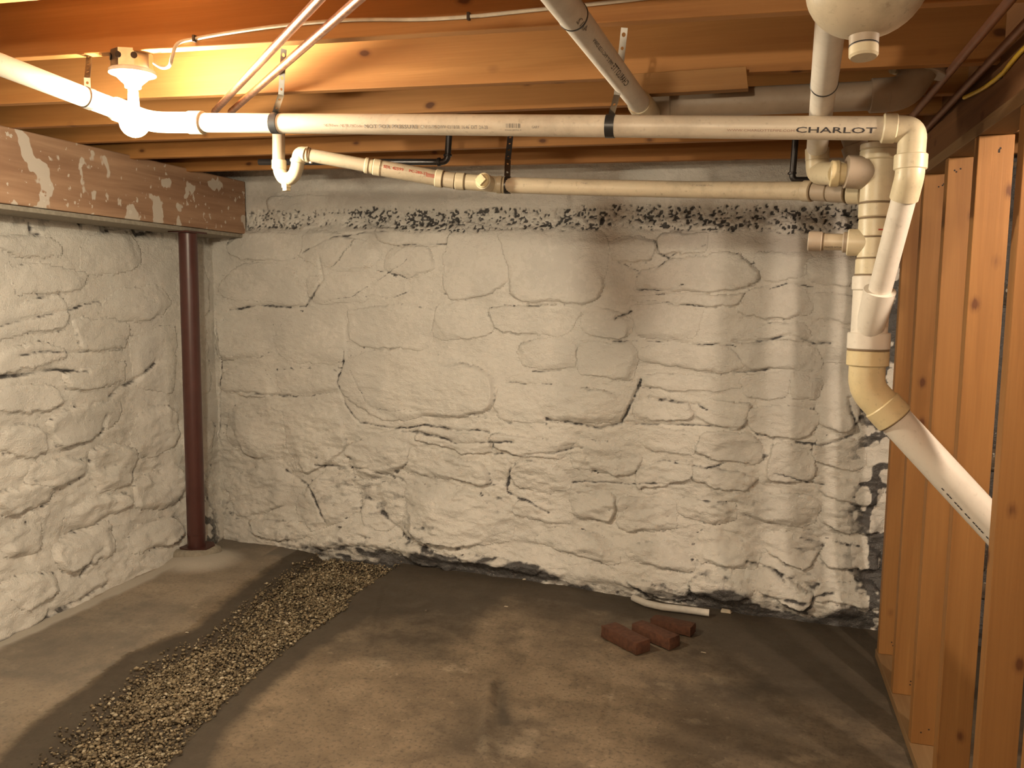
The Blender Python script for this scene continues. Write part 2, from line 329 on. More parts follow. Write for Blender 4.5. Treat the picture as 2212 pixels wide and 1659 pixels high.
# ------------------------------------------------------------------ back wall (whitewashed rubble)
A0 = Vector((-3.62, 4.965, 0)); A1 = Vector((.75, 4.53, 0)); ddu = (A1-A0).normalized(); dnb = Vector((ddu.y, -ddu.x, 0))
if dnb.y > 0: dnb = -dnb
BARE_U = (A1-A0).length+.02
def wp(px, py):   # sight line -> (u, v) on the back wall's mean plane
    d = ray(px, py); t = (A0-CAM).dot(dnb)/d.dot(dnb); p = CAM+d*t; return ((p-A0).dot(ddu), p.z)
BOX = [  # stones as seen: x0,y0,x1,y1, tilt, proud (cm)
 (500, 505, 655, 565, 0, 1.6), (645, 510, 800, 575, .15, 2.4), (820, 488, 965, 530, .03, 2.2), (835, 532, 940, 598, 0, 2.6), (960, 492, 1085, 640, 0, 1.5), (1090, 495, 1300, 655, 0, 2.2),
 (478, 575, 650, 655, 0, 1.4), (665, 590, 800, 655, 0, 1.6), (468, 692, 588, 780, 0, 2.8), (600, 672, 745, 790, 0, 1.8), (752, 664, 925, 755, 0, 2.4), (745, 758, 1062, 915, .03, 3.2),
 (930, 655, 1065, 735, 0, 1.6), (1068, 665, 1230, 728, .03, 2.2), (1120, 735, 1240, 800, 0, 2.6), (1075, 830, 1365, 922, 0, 2.6), (1378, 660, 1508, 738, 0, 2.0), (1380, 745, 1590, 800, .02, 2.4),
 (1322, 512, 1418, 560, 0, 2.4), (1428, 505, 1528, 546, .03, 2.8), (1395, 556, 1625, 628, -.08, 2.6), (1385, 634, 1600, 664, 0, 1.8), (1380, 805, 1590, 850, 0, 1.8), (1370, 862, 1482, 914, 0, 2.6),
 (1490, 865, 1605, 925, .1, 1.8), (500, 868, 625, 985, .1, 2.0), (625, 868, 745, 1010, -.3, 2.6), (505, 1000, 640, 1110, -.3, 2.2), (650, 1020, 780, 1130, -.5, 2.6), (760, 930, 890, 1030, -.35, 3.0),
 (880, 1050, 1115, 1180, 0, 4.2), (905, 925, 1060, 975, .05, 2.4), (1075, 935, 1235, 985, .05, 2.6), (1115, 990, 1235, 1070, .1, 2.6), (1240, 950, 1370, 1030, 0, 2.2), (1240, 1060, 1335, 1130, 0, 2.8),
 (1180, 1135, 1345, 1205, .1, 3.0), (1380, 925, 1500, 985, .1, 1.8), (1375, 1000, 1490, 1055, -.25, 2.6), (1500, 930, 1640, 1000, .05, 2.2), (1490, 1010, 1630, 1060, .1, 2.2), (1350, 1070, 1470, 1150, 0, 2.4),
 (1475, 1070, 1585, 1130, 0, 2.6), (1590, 1065, 1755, 1140, .05, 2.6), (1365, 1160, 1500, 1225, .1, 2.6), (1505, 1145, 1640, 1225, .15, 3.0), (1650, 1150, 1765, 1215, .1, 2.4), (1640, 700, 1745, 740, 0, 2.0),
 (1590, 745, 1770, 805, 0, 2.2), (1640, 545, 1750, 610, 0, 1.8), (1605, 620, 1745, 690, 0, 2.0), (1600, 812, 1690, 870, 0, 1.8), (1700, 812, 1760, 868, 0, 2.0), (1765, 800, 1860, 935, .1, 2.6),
 (1610, 880, 1755, 950, 0, 2.4), (1760, 945, 1870, 1015, 0, 2.0), (1660, 965, 1760, 1050, .1, 2.4), (1765, 1030, 1895, 1085, 0, 2.2), (1765, 1095, 1900, 1155, 0, 2.4), (1775, 1165, 1900, 1225, 0, 2.6),
 (1640, 1230, 1760, 1290, .15, 3.0), (1770, 1235, 1905, 1300, 0, 2.6), (1750, 555, 1850, 620, 0, 1.6), (1760, 640, 1850, 700, 0, 1.8), (1765, 710, 1850, 790, 0, 1.6),
 (570, 425, 690, 490, .05, 1.8), (700, 520, 820, 580, 0, 1.2), (1250, 670, 1370, 735, .15, 1.8), (1245, 745, 1365, 820, 0, 1.8), (480, 790, 590, 855, 0, 1.8), (600, 795, 740, 860, 0, 1.8),
 (785, 1040, 880, 1140, -.5, 2.4), (700, 1115, 860, 1185, -.15, 2.6), (560, 1110, 690, 1160, -.1, 2.4), (880, 975, 1060, 1045, .08, 2.6), (1120, 1080, 1235, 1130, .1, 2.2), (1010, 1185, 1175, 1225, .05, 3.0), (1345, 1235, 1500, 1275, .1, 3.0), (1505, 1230, 1630, 1285, .1, 3.0), (865, 1165, 1005, 1215, .1, 2.6)]
stones = []
for x0, y0, x1, y1, an, h in BOX:
    a, b = wp(x0, y0), wp(x1, y1); an2 = -an
    stones.append(((a[0]+b[0])/2, (a[1]+b[1])/2, abs(b[0]-a[0])/2*1.06, max(.03, abs(b[1]-a[1]-.0)/2*1.06), an2, h/100))
for k in range(60):   # stones of the unpainted run in the next room
    u = BARE_U+.12+random.random()*2.4; v = .1+(k % 15)*.155+random.random()*.05
    if all(abs(u-s[0]) > (s[2]+.1) or abs(v-s[1]) > (s[3]+.045) for s in stones): stones.append((u, v, .08+.09*random.random(), .05+.03*random.random(), random.uniform(-.1, .1), .03))
CR = [([(500, 668), (560, 664), (660, 660), (700, 600), (690, 560)], .012, .012), ([(650, 548), (700, 520), (790, 500), (840, 497)], .008, .010), ([(860, 528), (960, 528)], .006, .012), ([(505, 845), (560, 848), (628, 856)], .010, .024),
 ([(745, 760), (735, 830), (750, 880), (780, 910), (860, 922), (1060, 930)], .008, .012), ([(760, 800), (800, 880), (1010, 895), (1062, 905)], .004, .006), ([(1380, 820), (1370, 860), (1340, 915), (1300, 925), (1180, 905)], .010, .020), ([(1370, 916), (1480, 920), (1600, 926)], .007, .014),
 ([(1400, 860), (1500, 875), (1520, 885)], .010, .012), ([(1070, 980), (1180, 975), (1260, 970)], .008, .016), ([(1330, 560), (1400, 590), (1470, 545), (1525, 530)], .006, .008), ([(1415, 515), (1430, 545), (1455, 560)], .007, .012),
 ([(1380, 625), (1450, 625), (1480, 612)], .006, .010), ([(1380, 645), (1480, 660), (1560, 665)], .005, .010), ([(1325, 740), (1450, 740), (1590, 750)], .005, .010), ([(1590, 738), (1660, 738), (1710, 725), (1760, 745), (1790, 745)], .008, .016),
 ([(1585, 806), (1670, 802)], .006, .016), ([(1660, 628), (1700, 616), (1760, 622)], .005, .010), ([(1715, 957), (1780, 965), (1830, 945), (1862, 935)], .008, .016), ([(1832, 862), (1845, 905), (1858, 935)], .010, .022), ([(1672, 1022), (1740, 1045), (1780, 1050)], .006, .016),
 ([(1615, 1208), (1680, 1225), (1705, 1245)], .012, .020), ([(1660, 1275), (1740, 1278), (1800, 1265)], .010, .016), ([(1370, 1240), (1400, 1265), (1450, 1300)], .010, .014), ([(880, 560), (830, 600), (760, 640), (700, 650)], .005, .006), ([(815, 585), (880, 598), (930, 590)], .005, .008),
 ([(1135, 662), (1200, 662)], .005, .012), ([(1150, 803), (1220, 800)], .006, .014), ([(1090, 825), (1190, 830)], .005, .010), ([(1330, 690), (1370, 672)], .006, .018), ([(790, 640), (850, 645), (890, 625)], .005, .007), ([(870, 930), (1000, 955), (1120, 950)], .010, .014),
 ([(620, 1010), (680, 1050), (720, 1120)], .010, .014), ([(830, 1100), (900, 1160), (980, 1190), (1080, 1195)], .012, .012), ([(1480, 1075), (1600, 1085)], .006, .010), ([(1240, 1045), (1350, 1040), (1470, 1050)], .006, .010), ([(1440, 1000), (1520, 1010), (1560, 1000)], .007, .012),
 ([(470, 690), (480, 790), (478, 860), (482, 960)], .006, .010), ([(690, 1000), (800, 1010), (880, 1040)], .009, .014), ([(1110, 1000), (1100, 1060), (1190, 1105)], .008, .012)]
cracks = [([wp(*p) for p in pl], a*.8, b) for pl, a, b in CR]
BANDV = [wp(760, 470), wp(1100, 475), wp(1450, 470), wp(1850, 470)]
bu = [p[0] for p in BANDV]; bv = [p[1] for p in BANDV]
bumps = [(wp(995, 1110), .26, .05), (wp(1380, 1170), .30, .04), (wp(700, 1130), .35, .03), (wp(1600, 1250), .28, .04), (wp(1150, 900), .4, .015)]
PRF = [(480, .1), (510, .5), (600, .6), (690, .35), (735, .3), (765, 1), (950, 1), (1000, .75), (1180, .75), (1225, 1), (1325, .9), (1350, .4), (1385, 1), (1590, 1), (1612, .5), (1650, 1), (1860, 1)]
PU = [wp(a, 470)[0] for a, b in PRF]; PI_ = [b for a, b in PRF]
def bandmask(U, V):
    c = np.interp(U, bu, bv)
    wob = .05*fbm(U*5, V*3, 44); m = sstep(.085, .050, abs(V-c+wob))
    return m*np.interp(U+.06*fbm(U*9, V*9, 3), PU, PI_)*(U < BARE_U)
def base_b(U, V):
    top = sstep(2.03, 2.12, V+.03*fbm(U*5, V*2, 8)); d = -.035*top
    d = d+.10*np.exp(-(V/.22)**2)+.03*np.exp(-(V/.6)**2)
    for (cu, cv), r, h in bumps: d = d+h*np.exp(-(((U-cu)/r)**2+((V-cv)/(r*.8))**2))
    d = d-.030*sstep(.10, .02, V-.05*fbm(U*4, U*0, 71))*sstep(1.0, 1.6, U)
    b = bandmask(U, V); d = d-b*(.016+.045*(vn(U*105, V*115, 93)*.6+vn(U*44, V*48, 94)*.5-.5)); return d
def dirt_b(U, V, q):
    b = bandmask(U, V); c = vn(U*105, V*115, 93)*.6+vn(U*44, V*48, 94)*.5
    d = b*sstep(.55, .76, c)*.95
    d = d+.55*sstep(.80, .84, 1-vn(U*55, V*75, 61))*sstep(.90, 1.0, q)*sstep(1.15, 1.02, q)*sstep(.45,.7,vn(U*6,V*6,62))      # pinholes along the joints
    d = d+1.0*sstep(.11, .02, V-.20*fbm(U*3.3, V*3, 71)-.04*sstep(2.4, 3.6, U))*sstep(.5, 1.4, U)*(.35+.65*sstep(.35, .6, vn(U*5, V*14, 73)))   # soot and bare stone at the foot
    d = d+.38*sstep(.66, .84, vn(U*4+8, V*5, 66))*sstep(.45, .8, vn(U*24, V*50, 67))*(.3+.7*sstep(1.2, .3, V))
    e = sstep(.34, .1, abs(U-BARE_U)); d = d+e*.8*sstep(.62, .72, ridge(U*12, V*9, 35, 3))
    d = d+1.3*(U > BARE_U); return d
uu = np.concatenate([np.arange(0, BARE_U+.1, .0068), np.arange(BARE_U+.11, BARE_U+2.6, .022)]); vv = np.arange(-.05, 2.5, .0068)
stone_wall('wall_back', None, tuple(A0), tuple(ddu), tuple(dnb), uu, vv, stones, cracks, base_b, dirt_b, M_wall, M_wall, M_bare)

# ------------------------------------------------------------------ left wall
L0 = Vector((-3.50, 4.99, 0)); LX = -3.50
def wl(px, py): p = atX(px, py, LX+.04); return (L0.y-p.y, p.z)
LB = [(0, 505, 150, 560, 0, 2), (180, 500, 320, 590, .2, 2.4), (40, 570, 200, 640, .1, 2), (240, 610, 380, 700, .2, 2.4), (0, 650, 170, 730, .2, 2.6), (180, 690, 300, 770, .3, 2.4), (0, 745, 160, 800, .1, 2.2), (150, 790, 290, 850, .2, 2.6),
 (300, 710, 390, 850, .4, 2.6), (0, 830, 140, 895, .2, 2.2), (120, 880, 270, 950, .25, 2.6), (0, 920, 110, 1000, .1, 2.4), (60, 985, 190, 1050, .2, 2.6), (200, 960, 300, 1060, .4, 2.6), (290, 870, 395, 990, .6, 2.4), (290, 1010, 390, 1100, .5, 3), (0, 1050, 130, 1110, .2, 2.8),
 (150, 1070, 280, 1130, .3, 3), (0, 1130, 100, 1210, .2, 2.8), (120, 1140, 250, 1215, .3, 3.2), (270, 1120, 370, 1180, .4, 3), (0, 1240, 110, 1310, .3, 2.6), (395, 560, 465, 690, 0, 1.2), (400, 700, 465, 860, 0, 1.2), (400, 900, 465, 1050, 0, 1.4)]
ls = []
for x0, y0, x1, y1, an, h in LB:
    a, b = wl(x0, y0), wl(x1, y1); cc = wl((x0+x1)/2, (y0+y1)/2)
    ls.append((cc[0], cc[1], max(.05, abs(b[0]-a[0])/2*1.02), max(.04, abs(wl(x0, y1)[1]-wl(x0, y0)[1])/2*.95), random.uniform(-.15, .15), h/100))
for k in range(120):
    u = 1.9+random.random()*2.6; v = .12+(k % 12)*.165
    if all(abs(u-s[0]) > (s[2]+.12) or abs(v-s[1]) > (s[3]+.07) for s in ls): ls.append((u, v, .14+.08*random.random(), .075, 0, .025))
LC = [([(0, 815), (60, 812), (125, 800), (200, 805)], .010, .018), ([(60, 770), (130, 760), (190, 762), (280, 755)], .008, .012), ([(245, 860), (300, 825), (345, 785)], .012, .016), ([(185, 480), (195, 465), (200, 458)], .01, .02), ([(78, 480), (82, 505), (100, 505)], .008, .02),
 ([(300, 480), (310, 510), (340, 500)], .008, .014), ([(0, 710), (80, 690), (150, 675), (230, 650)], .008, .010), ([(225, 940), (240, 905)], .01, .016), ([(160, 1240), (185, 1200), (215, 1180)], .010, .02), ([(0, 1375), (45, 1360), (75, 1320), (150, 1290), (200, 1265)], .014, .02)]
def base_l(U, V): return .10*np.exp(-(V/.25)**2)+.035*np.exp(-(V/.7)**2)+.035*np.exp(-((U-.55)/.25)**2)*sstep(1.0, .3, V)-.01*sstep(1.9, 2.0, V)
def dirt_l(U, V, q):
    d = .8*sstep(.05, .01, V-.12*fbm(U*3, V*2, 171))*sstep(.4, .6, vn(U*2.3, V*3, 173)); d = d+.5*sstep(.80, .86, 1-vn(U*55, V*75, 161))*sstep(.90, 1.0, q)*sstep(1.15, 1.02, q)
    d = d+.4*sstep(1.93, 2.0, V)*sstep(.66, .76, ridge(U*9, V*9, 35, 3)); d = d+.7*sstep(.22, .02, abs(U-.35))*sstep(.6, .72, ridge(U*14, V*9, 135, 3))*sstep(.7, .2, V); return d
stone_wall('wall_left', None, tuple(L0), (0, -1, 0), (1, 0, 0), np.concatenate([np.arange(0, 3.0, .0105), np.arange(3.02, 7.6, .06)]), np.arange(-.05, 2.12, .0105), ls,
           [([wl(*p) for p in pl], a, b) for pl, a, b in LC], base_l, dirt_l, M_wall, M_wall)

# ------------------------------------------------------------------ floor with the gravel trench
GL = [(60, 1659), (135, 1572), (215, 1511), (323, 1420), (448, 1370), (546, 1289), (640, 1215), (690, 1188)]; GR = [(354, 1659), (435, 1568), (525, 1477), (623, 1400), (674, 1363), (745, 1316), (760, 1289), (830, 1240), (868, 1212)]
fz = lambda q: (lambda p: (p.x, p.y))(atZ(q[0], q[1], 0))
gl, gr = [fz(q) for q in GL], [fz(q) for q in GR]
dx = (gl[1][0]-gl[0][0])/(gl[1][1]-gl[0][1])
gl = [(gl[0][0]-.25*(gl[0][1]-.6), .6)]+gl+[(gl[-1][0]+.02, 5.0)]; gr = [(gr[0][0]-.25*(gr[0][1]-.6), .6)]+gr+[(gr[-1][0], 5.0)]
yl, xl = [p[1] for p in gl], [p[0] for p in gl]; yr, xr = [p[1] for p in gr], [p[0] for p in gr]
def trench(X, Y):   # signed distance-like: >0 inside
    wob = .03*fbm(X*6, Y*6, 51, 3)+.012*fbm(X*30, Y*30, 52, 2)
    return np.minimum(X-np.interp(Y, yl, xl), np.interp(Y, yr, xr)-X)*.85+wob
def floor_z(X, Y):
    t = trench(X, Y); z = -.045*sstep(-.02, .06, t)-.012*sstep(-.20, -.01, t)*(X < np.interp(Y, yl, xl)+.1)
    z = z+.010*fbm(X*2, Y*2, 41, 3)+.003*fbm(X*16, Y*16, 42, 3)
    for c, wd, dp in FC:
        z = z-dp*np.exp(-(segdist(X+.02*fbm(X*14, Y*14, 56, 2), Y, c)/wd)**2)
    z = z+.012*np.exp(-(segdist(X, Y, [fz((1055, 1480)), fz((1052, 1560)), fz((1050, 1640))])/.02)**2)-.016*np.exp(-(segdist(X, Y, [fz((1078, 1470)), fz((1076, 1520))])/.018)**2)
    z = z+.05*np.exp(-(np.hypot(X+3.22, Y-4.36)/.19)**4)
    return z
FC = [([fz(q) for q in pl], .006, .006) for pl in [[(0, 1570), (60, 1545), (110, 1500)], [(745, 1412), (700, 1470), (690, 1540), (715, 1580), (720, 1659)], [(1310, 1360), (1315, 1420), (1320, 1470), (1305, 1560)], [(830, 1270), (800, 1400), (790, 1412), (700, 1412)]]]
xs = np.unique(np.concatenate([np.arange(-6, -3.7, .3), np.arange(-3.7, .9, .0125), np.arange(.95, 4.2, .15)])); ys = np.unique(np.concatenate([np.arange(-3, 1.9, .2), np.arange(1.9, 5.1, .0125), np.arange(5.2, 6, .3)]))
X, Y = np.meshgrid(xs, ys); Z = floor_z(X, Y); nv, nu = X.shape
i0 = (np.arange(nv-1)[:, None]*nu+np.arange(nu-1)[None, :]).reshape(-1)
me = bpy.data.meshes.new('floor'); me.from_pydata(np.stack([X, Y, Z], -1).reshape(-1, 3).tolist(), [], np.stack([i0, i0+1, i0+nu+1, i0+nu], 1).tolist()); me.update()
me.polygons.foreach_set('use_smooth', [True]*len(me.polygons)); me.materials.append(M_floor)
t_ = trench(X, Y); wallY = 4.965-(X+3.62)*.0995
damp_and_shade = 1.1*sstep(-.16, -.02, t_)+.9*sstep(.34, .08, wallY-Y-.1-.25*fbm(X*2, Y*2, 88))*(X > -2.9)+.35*sstep(.7, .2, X*0+wallY-Y-.2*fbm(X*3, Y*3, 89))*(X > -2.2)
damp_and_shade = damp_and_shade+.4*sstep(.6, .8, vn(X*1.3+4, Y*1.7+2, 99))+.50*sstep(-.9, .5, X+.5*fbm(X*3, Y*3, 98))+.30*sstep(3.0, 4.2, Y+.5*fbm(X*2.4, Y*2.4, 97))*(X > -2)+.5*np.exp(-(np.hypot(X+.9, Y-2.9)/.25)**2)+.4*np.exp(-(segdist(X, Y, [fz((1078, 1470)), fz((1090, 1560))])/.03)**2)  # X ramp paints shade onto the right side, Y ramp darkens the back
chalk_and_light = sstep(.30, .16, np.hypot((X+3.22), (Y-4.36))-.03*fbm(X*8, Y*8, 14))*.6+.30*sstep(-2.3, -2.9, X+.5*fbm(X*3, Y*3, 16))*(t_ < -.12)+.8*sstep(.07, .01, abs(X+3.33)+.06*fbm(X*9, Y*9, 15))*(Y < 4.2)  # X ramp paints lamp light onto the left floor; other terms are chalk
for n_, a_ in (('damp_and_shade', damp_and_shade), ('chalk_and_light', chalk_and_light)):
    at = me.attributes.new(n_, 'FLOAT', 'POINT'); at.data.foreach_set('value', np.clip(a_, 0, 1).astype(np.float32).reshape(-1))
fl = bpy.data.objects.new('floor', me); C.objects.link(fl); fl['kind'] = 'structure'

# gravel: far too many to count
def gravel(n, seed):
    rs = np.random.RandomState(seed); Yg = rs.uniform(1.7, 4.86, n*3); Xg = rs.uniform(-3.0, -1.7, n*3); t = trench(Xg, Yg)
    k = (t > rs.uniform(-.02, .10, n*3)) & (Yg < 4.965-(Xg+3.62)*.0995-.06)
    k &= rs.rand(n*3) < .45+1.2*sstep(.35, .6, vn(Xg*5, Yg*5, 58)) 
    Xg, Yg = Xg[k][:n], Yg[k][:n]; n = len(Xg); r = .0035+.0065*rs.rand(n)**2.2; lay = rs.rand(n)
    z = floor_z(Xg, Yg)+r*.3+.016*lay
    g = (1+5**.5)/2; iv = np.array([(-1, g, 0), (1, g, 0), (-1, -g, 0), (1, -g, 0), (0, -1, g), (0, 1, g), (0, -1, -g), (0, 1, -g), (g, 0, -1), (g, 0, 1), (-g, 0, -1), (-g, 0, 1)])/1.9
    ifc = np.array([(0, 11, 5), (0, 5, 1), (0, 1, 7), (0, 7, 10), (0, 10, 11), (1, 5, 9), (5, 11, 4), (11, 10, 2), (10, 7, 6), (7, 1, 8), (3, 9, 4), (3, 4, 2), (3, 2, 6), (3, 6, 8), (3, 8, 9), (4, 9, 5), (2, 4, 11), (6, 2, 10), (8, 6, 7), (9, 8, 1)])
    scl = np.stack([r*rs.uniform(.8, 1.5, n), r*rs.uniform(.7, 1.1, n), r*rs.uniform(.45, .85, n)], 1)
    v = iv[None]*scl[:, None]*rs.uniform(.8, 1.2, (n, 12, 1)); a = rs.uniform(0, 2*PI, n); b = rs.normal(0, .35, n)
    c, s = np.cos(a)[:, None], np.sin(a)[:, None]; x, y, zz = v[..., 0], v[..., 1], v[..., 2]
    y, zz = y*np.cos(b)[:, None]-zz*np.sin(b)[:, None], y*np.sin(b)[:, None]+zz*np.cos(b)[:, None]
    v = np.stack([x*c-y*s+Xg[:, None], x*s+y*c+Yg[:, None], zz+z[:, None]], -1)
    f = (ifc[None]+np.arange(n)[:, None, None]*12).reshape(-1, 3)
    me = bpy.data.meshes.new('gravel'); me.vertices.add(n*12); me.vertices.foreach_set('co', v.astype(np.float32).reshape(-1)); me.loops.add(len(f)*3); me.loops.foreach_set('vertex_index', f.astype(np.int32).reshape(-1))
    me.polygons.add(len(f)); me.polygons.foreach_set('loop_start', np.arange(0, len(f)*3, 3, dtype=np.int32)); me.update(calc_edges=True); me.polygons.foreach_set('use_smooth', [True]*len(f))
    tone = np.clip(rs.beta(1.6, 2.2, n)+.18*(lay-.5), 0, 1); at = me.attributes.new('tone', 'FLOAT', 'POINT'); at.data.foreach_set('value', np.repeat(tone, 12).astype(np.float32)); me.materials.append(M_peb)
    o = bpy.data.objects.new('gravel', me); C.objects.link(o); return tag(o, 'tan and brown pea gravel filling the shallow trench across the floor', 'gravel', kind='stuff')
gravel(26000, 5)

# ------------------------------------------------------------------ plain walls out of view, ceiling and joists
for nm, lo, hi in (('wall_front', (-3.6, -2.6, -.05), (3.3, -2.5, 2.62)), ('wall_right', (3.2, -2.6, -.05), (3.3, 4.5, 2.62))):
    tag(box(nm, lo, hi, M_wall), kind='structure')
ceil = box('ceiling', (-4.4, -2.6, 2.605), (3.3, 5.3, 2.64), M_sub); tag(ceil, kind='structure')
def joist(y0, zl, zr, x0=-4.3, x1=3.2, th=.04, h=.238):
    zz = lambda x: zl+(zr-zl)*(x+3.2)/3.9
    return prism('joist', [(x0, y0, zz(x0)), (x1, y0, zz(x1)), (x1, y0+th, zz(x1)), (x0, y0+th, zz(x0)), (x0, y0, 2.606), (x1, y0, 2.606), (x1, y0+th, 2.606), (x0, y0+th, 2.606)], M_joist, ceil, .003)
def jz(pa, pb, Y): a, b = atY(*pa, Y), atY(*pb, Y); s = (b.z-a.z)/(b.x-a.x); return a.z+s*(-3.2-a.x), a.z+s*(.7-a.x)
SXB = .655
JB, JC, JD, JE, JF = 2.255, 2.70, 3.11, 3.86, 4.33
joist(JB, *jz((600, 91), (1600, 31), JB)); joist(JC, *jz((420, 207), (1600, 157), JC)); joist(JD, 2.385, 2.335); joist(3.49, 2.385, 2.35)
joist(JE, 2.366, 2.340); joist(JF, 2.366, 2.330)
joist(1.80, 2.425, 2.37)
for y in (1.40, 1.00, .60, .26, -.14, -.54, -.94, -1.34, -1.74, -2.14): joist(y, 2.375, 2.365)
ys_ = [1.84, JB, JB+.04, JC, JC+.04, JD, JD+.04, 3.49, 3.53, JE, JE+.04, JF]
for k in range(0, len(ys_), 2): box('added_light_blocker', (SXB, ys_[k]+.002, 2.352), (SXB+.04, ys_[k+1]-.002, 2.604), M_dark, ceil, .002)  # boards added between joists to keep the next-room lamp off them
blk = thing('wood_block', 'short nailing strip fixed along the bottom of a joist behind the slanting white pipe', 'wood block', tuple(atY(1490, 180, 2.68)))
a, b, c, d = atY(1350, 160, 2.655), atY(1612, 143, 2.655), atY(1617, 191, 2.655), atY(1350, 206, 2.655)
o = prism('board', [d, c, c+Vector((0, .042, 0)), d+Vector((0, .042, 0)), a, b, b+Vector((0, .042, 0)), a+Vector((0, .042, 0))], M_block, blk, .002)

# ------------------------------------------------------------------ old beam on the left wall
bm = thing('wooden_beam', 'old brown timber beam splashed with whitewash, running along the top of the left wall', 'beam', (-3.3, 3, 2.03))
zb = lambda px, py: atX(px, py, -3.22).z
zb0, zb1 = zb(0, 447), zb(520, 503)
box('timber', (-3.5, -1., 2.045), (-3.22, 4.93, 2.385), M_beam, bm, .006)
box('ledger_strip', (-3.5, -1., 2.020), (-3.235, 4.92, 2.043), M_cem, bm, .003)

# ------------------------------------------------------------------ steel post
pb = atZ(420, 1196, .035); PX, PY = -3.275, 4.40
ps = thing('steel_post', 'dark red painted round steel post under the end of the old beam', 'post', (PX, PY, 0))
pipe('column', [(PX, PY, .075), (PX, PY, 2.02)], .054, M_post, ps, seg=32)
box('cap_plate', (PX-.07, PY-.09, 2.012), (PX+.07, PY+.09, 2.022), M_post, ps)
seam = collar('weld_ring', (PX, PY, .155), (PX, PY, .160), .0555, M_post, ps)
v, f = [], []
for k in range(8):
    a = 2*PI*k/8+.3; v += [(PX+.115*math.cos(a), PY+.10*math.sin(a), .075+.004*math.sin(3*a)), (PX+.118*math.cos(a), PY+.103*math.sin(a), .083+.004*math.sin(3*a))]
f = [(2*k, (2*k+2) % 16, (2*k+3) % 16, 2*k+1) for k in range(8)]+[tuple(2*k+1 for k in range(8)), tuple(2*k for k in reversed(range(8)))]
mesh('base_plate', v, f, M_post, ps)
v, f = [], []; n = 28
for k in range(n):
    a = 2*PI*k/n; q = 1+.04*math.sin(3*a+1)+.03*math.sin(5*a)
    for rr, z in ((.150, -.01), (.148, .03), (.140, .066), (.120, .076), (.02, .077)): v.append((PX+rr*q*math.cos(a), PY+rr*q*.92*math.sin(a), z+.003*math.sin(4*a)))
for k in range(n):
    for j in range(4): f.append((k*5+j, ((k+1) % n)*5+j, ((k+1) % n)*5+j+1, k*5+j+1))
f.append(tuple(k*5+4 for k in range(n)))
autosmooth(mesh('cement_footing', v, f, M_cem, ps), 60)

# ------------------------------------------------------------------ stud wall
SX, SP, S0 = .6365, .406, 4.04; ZT = 2.150
sw = thing('wall_studs', None, None, (SX, 2.4, 0), kind='structure')
box('bottom_plate', (SX-.004, -1.2, 0.0), (SX+.088, 4.10, .038), M_plate, sw, .002)
tp = box('top_plate', (SX-.003, -1.2, ZT), (SX+.088, 4.50, ZT+.038), M_plate, sw, .002)
box('header_board', (SX+.012, -1.2, ZT+.039), (SX+.085, 4.50, 2.352), M_dark, sw, .002)
for k in range(13):
    y = S0-k*SP-(.035 if k == 4 else 0); j = random.uniform(-.002, .002); w_ = .096 if k == 3 else .092
    st = box('stud', (SX+j, y, .0385), (SX+w_+j, y+.050, ZT-.0005), M_stud, sw, .0025)
    v, f = [], []
    for zc in (.10, .085, ZT-.045, ZT-.05, ZT-.04):
        cx = SX+random.uniform(.02, .075); s = len(v)
        v += [(cx+.0032*math.cos(t*PI/4), y-.0006, zc+.0032*math.sin(t*PI/4)) for t in range(8)]; f.append(tuple(range(s, s+8)))
    mesh('nail_hole', v, f, M_hole, st)

# ------------------------------------------------------------------ lettering printed on pipes
def lettering(txt, pts_a, pts_b, pa, pb, R, mat, parent, hgt, rollpx=0, ref=None, bold=False, ang=None):
    """prints txt along the cylinder through pts_a..pts_b (radius R) between positions pa..pb (fractions in m from pts_a)"""
    cu = bpy.data.curves.new('lettering', 'FONT'); cu.body = txt; cu.size = 1; cu.resolution_u = 2; cu.offset = .012 if bold else 0
    ob = bpy.data.objects.new('tmp', cu); C.objects.link(ob); bpy.context.view_layer.update()
    me0 = bpy.data.meshes.new_from_object(ob.evaluated_get(bpy.context.evaluated_depsgraph_get()))
    co = np.array([v.co[:] for v in me0.vertices]); polys = [tuple(p.vertices) for p in me0.polygons]; bpy.data.objects.remove(ob)
    x0, x1 = co[:, 0].min(), co[:, 0].max(); y0, y1 = co[:, 1].min(), co[:, 1].max()
    A, B = Vector(pts_a), Vector(pts_b); d = (B-A).normalized(); n0 = (ref or CAM)-(A+d*((pa+pb)/2)); n0 = (n0-d*n0.dot(d)).normalized(); upv = n0.cross(d)
    if pb < pa: upv = upv
    flip = 1 if upv.dot(up) > 0 else -1
    upv = upv*flip; vs = []
    for x, y, z in co:
        s = pa+(x-x0)/(x1-x0)*(pb-pa); h = ((y-y0)/(y1-y0)-.5)*hgt*(1 if pb > pa else -1)+rollpx
        a = h/R; vs.append(A+d*s+(n0*math.cos(a)+upv*math.sin(a))*(R+.0009))
    o = mesh('lettering', vs, polys, mat, parent); return o
def along(A, B, px, Yc=None):
    """distance from A along AB at which the sight column px crosses the pipe"""
    A, B = Vector(A), Vector(B); d = (B-A).normalized(); n = rt-fw*0
    k = rt*1.0-fw*((px-1106)/F_)
    return -(A-CAM).dot(k)/d.dot(k)

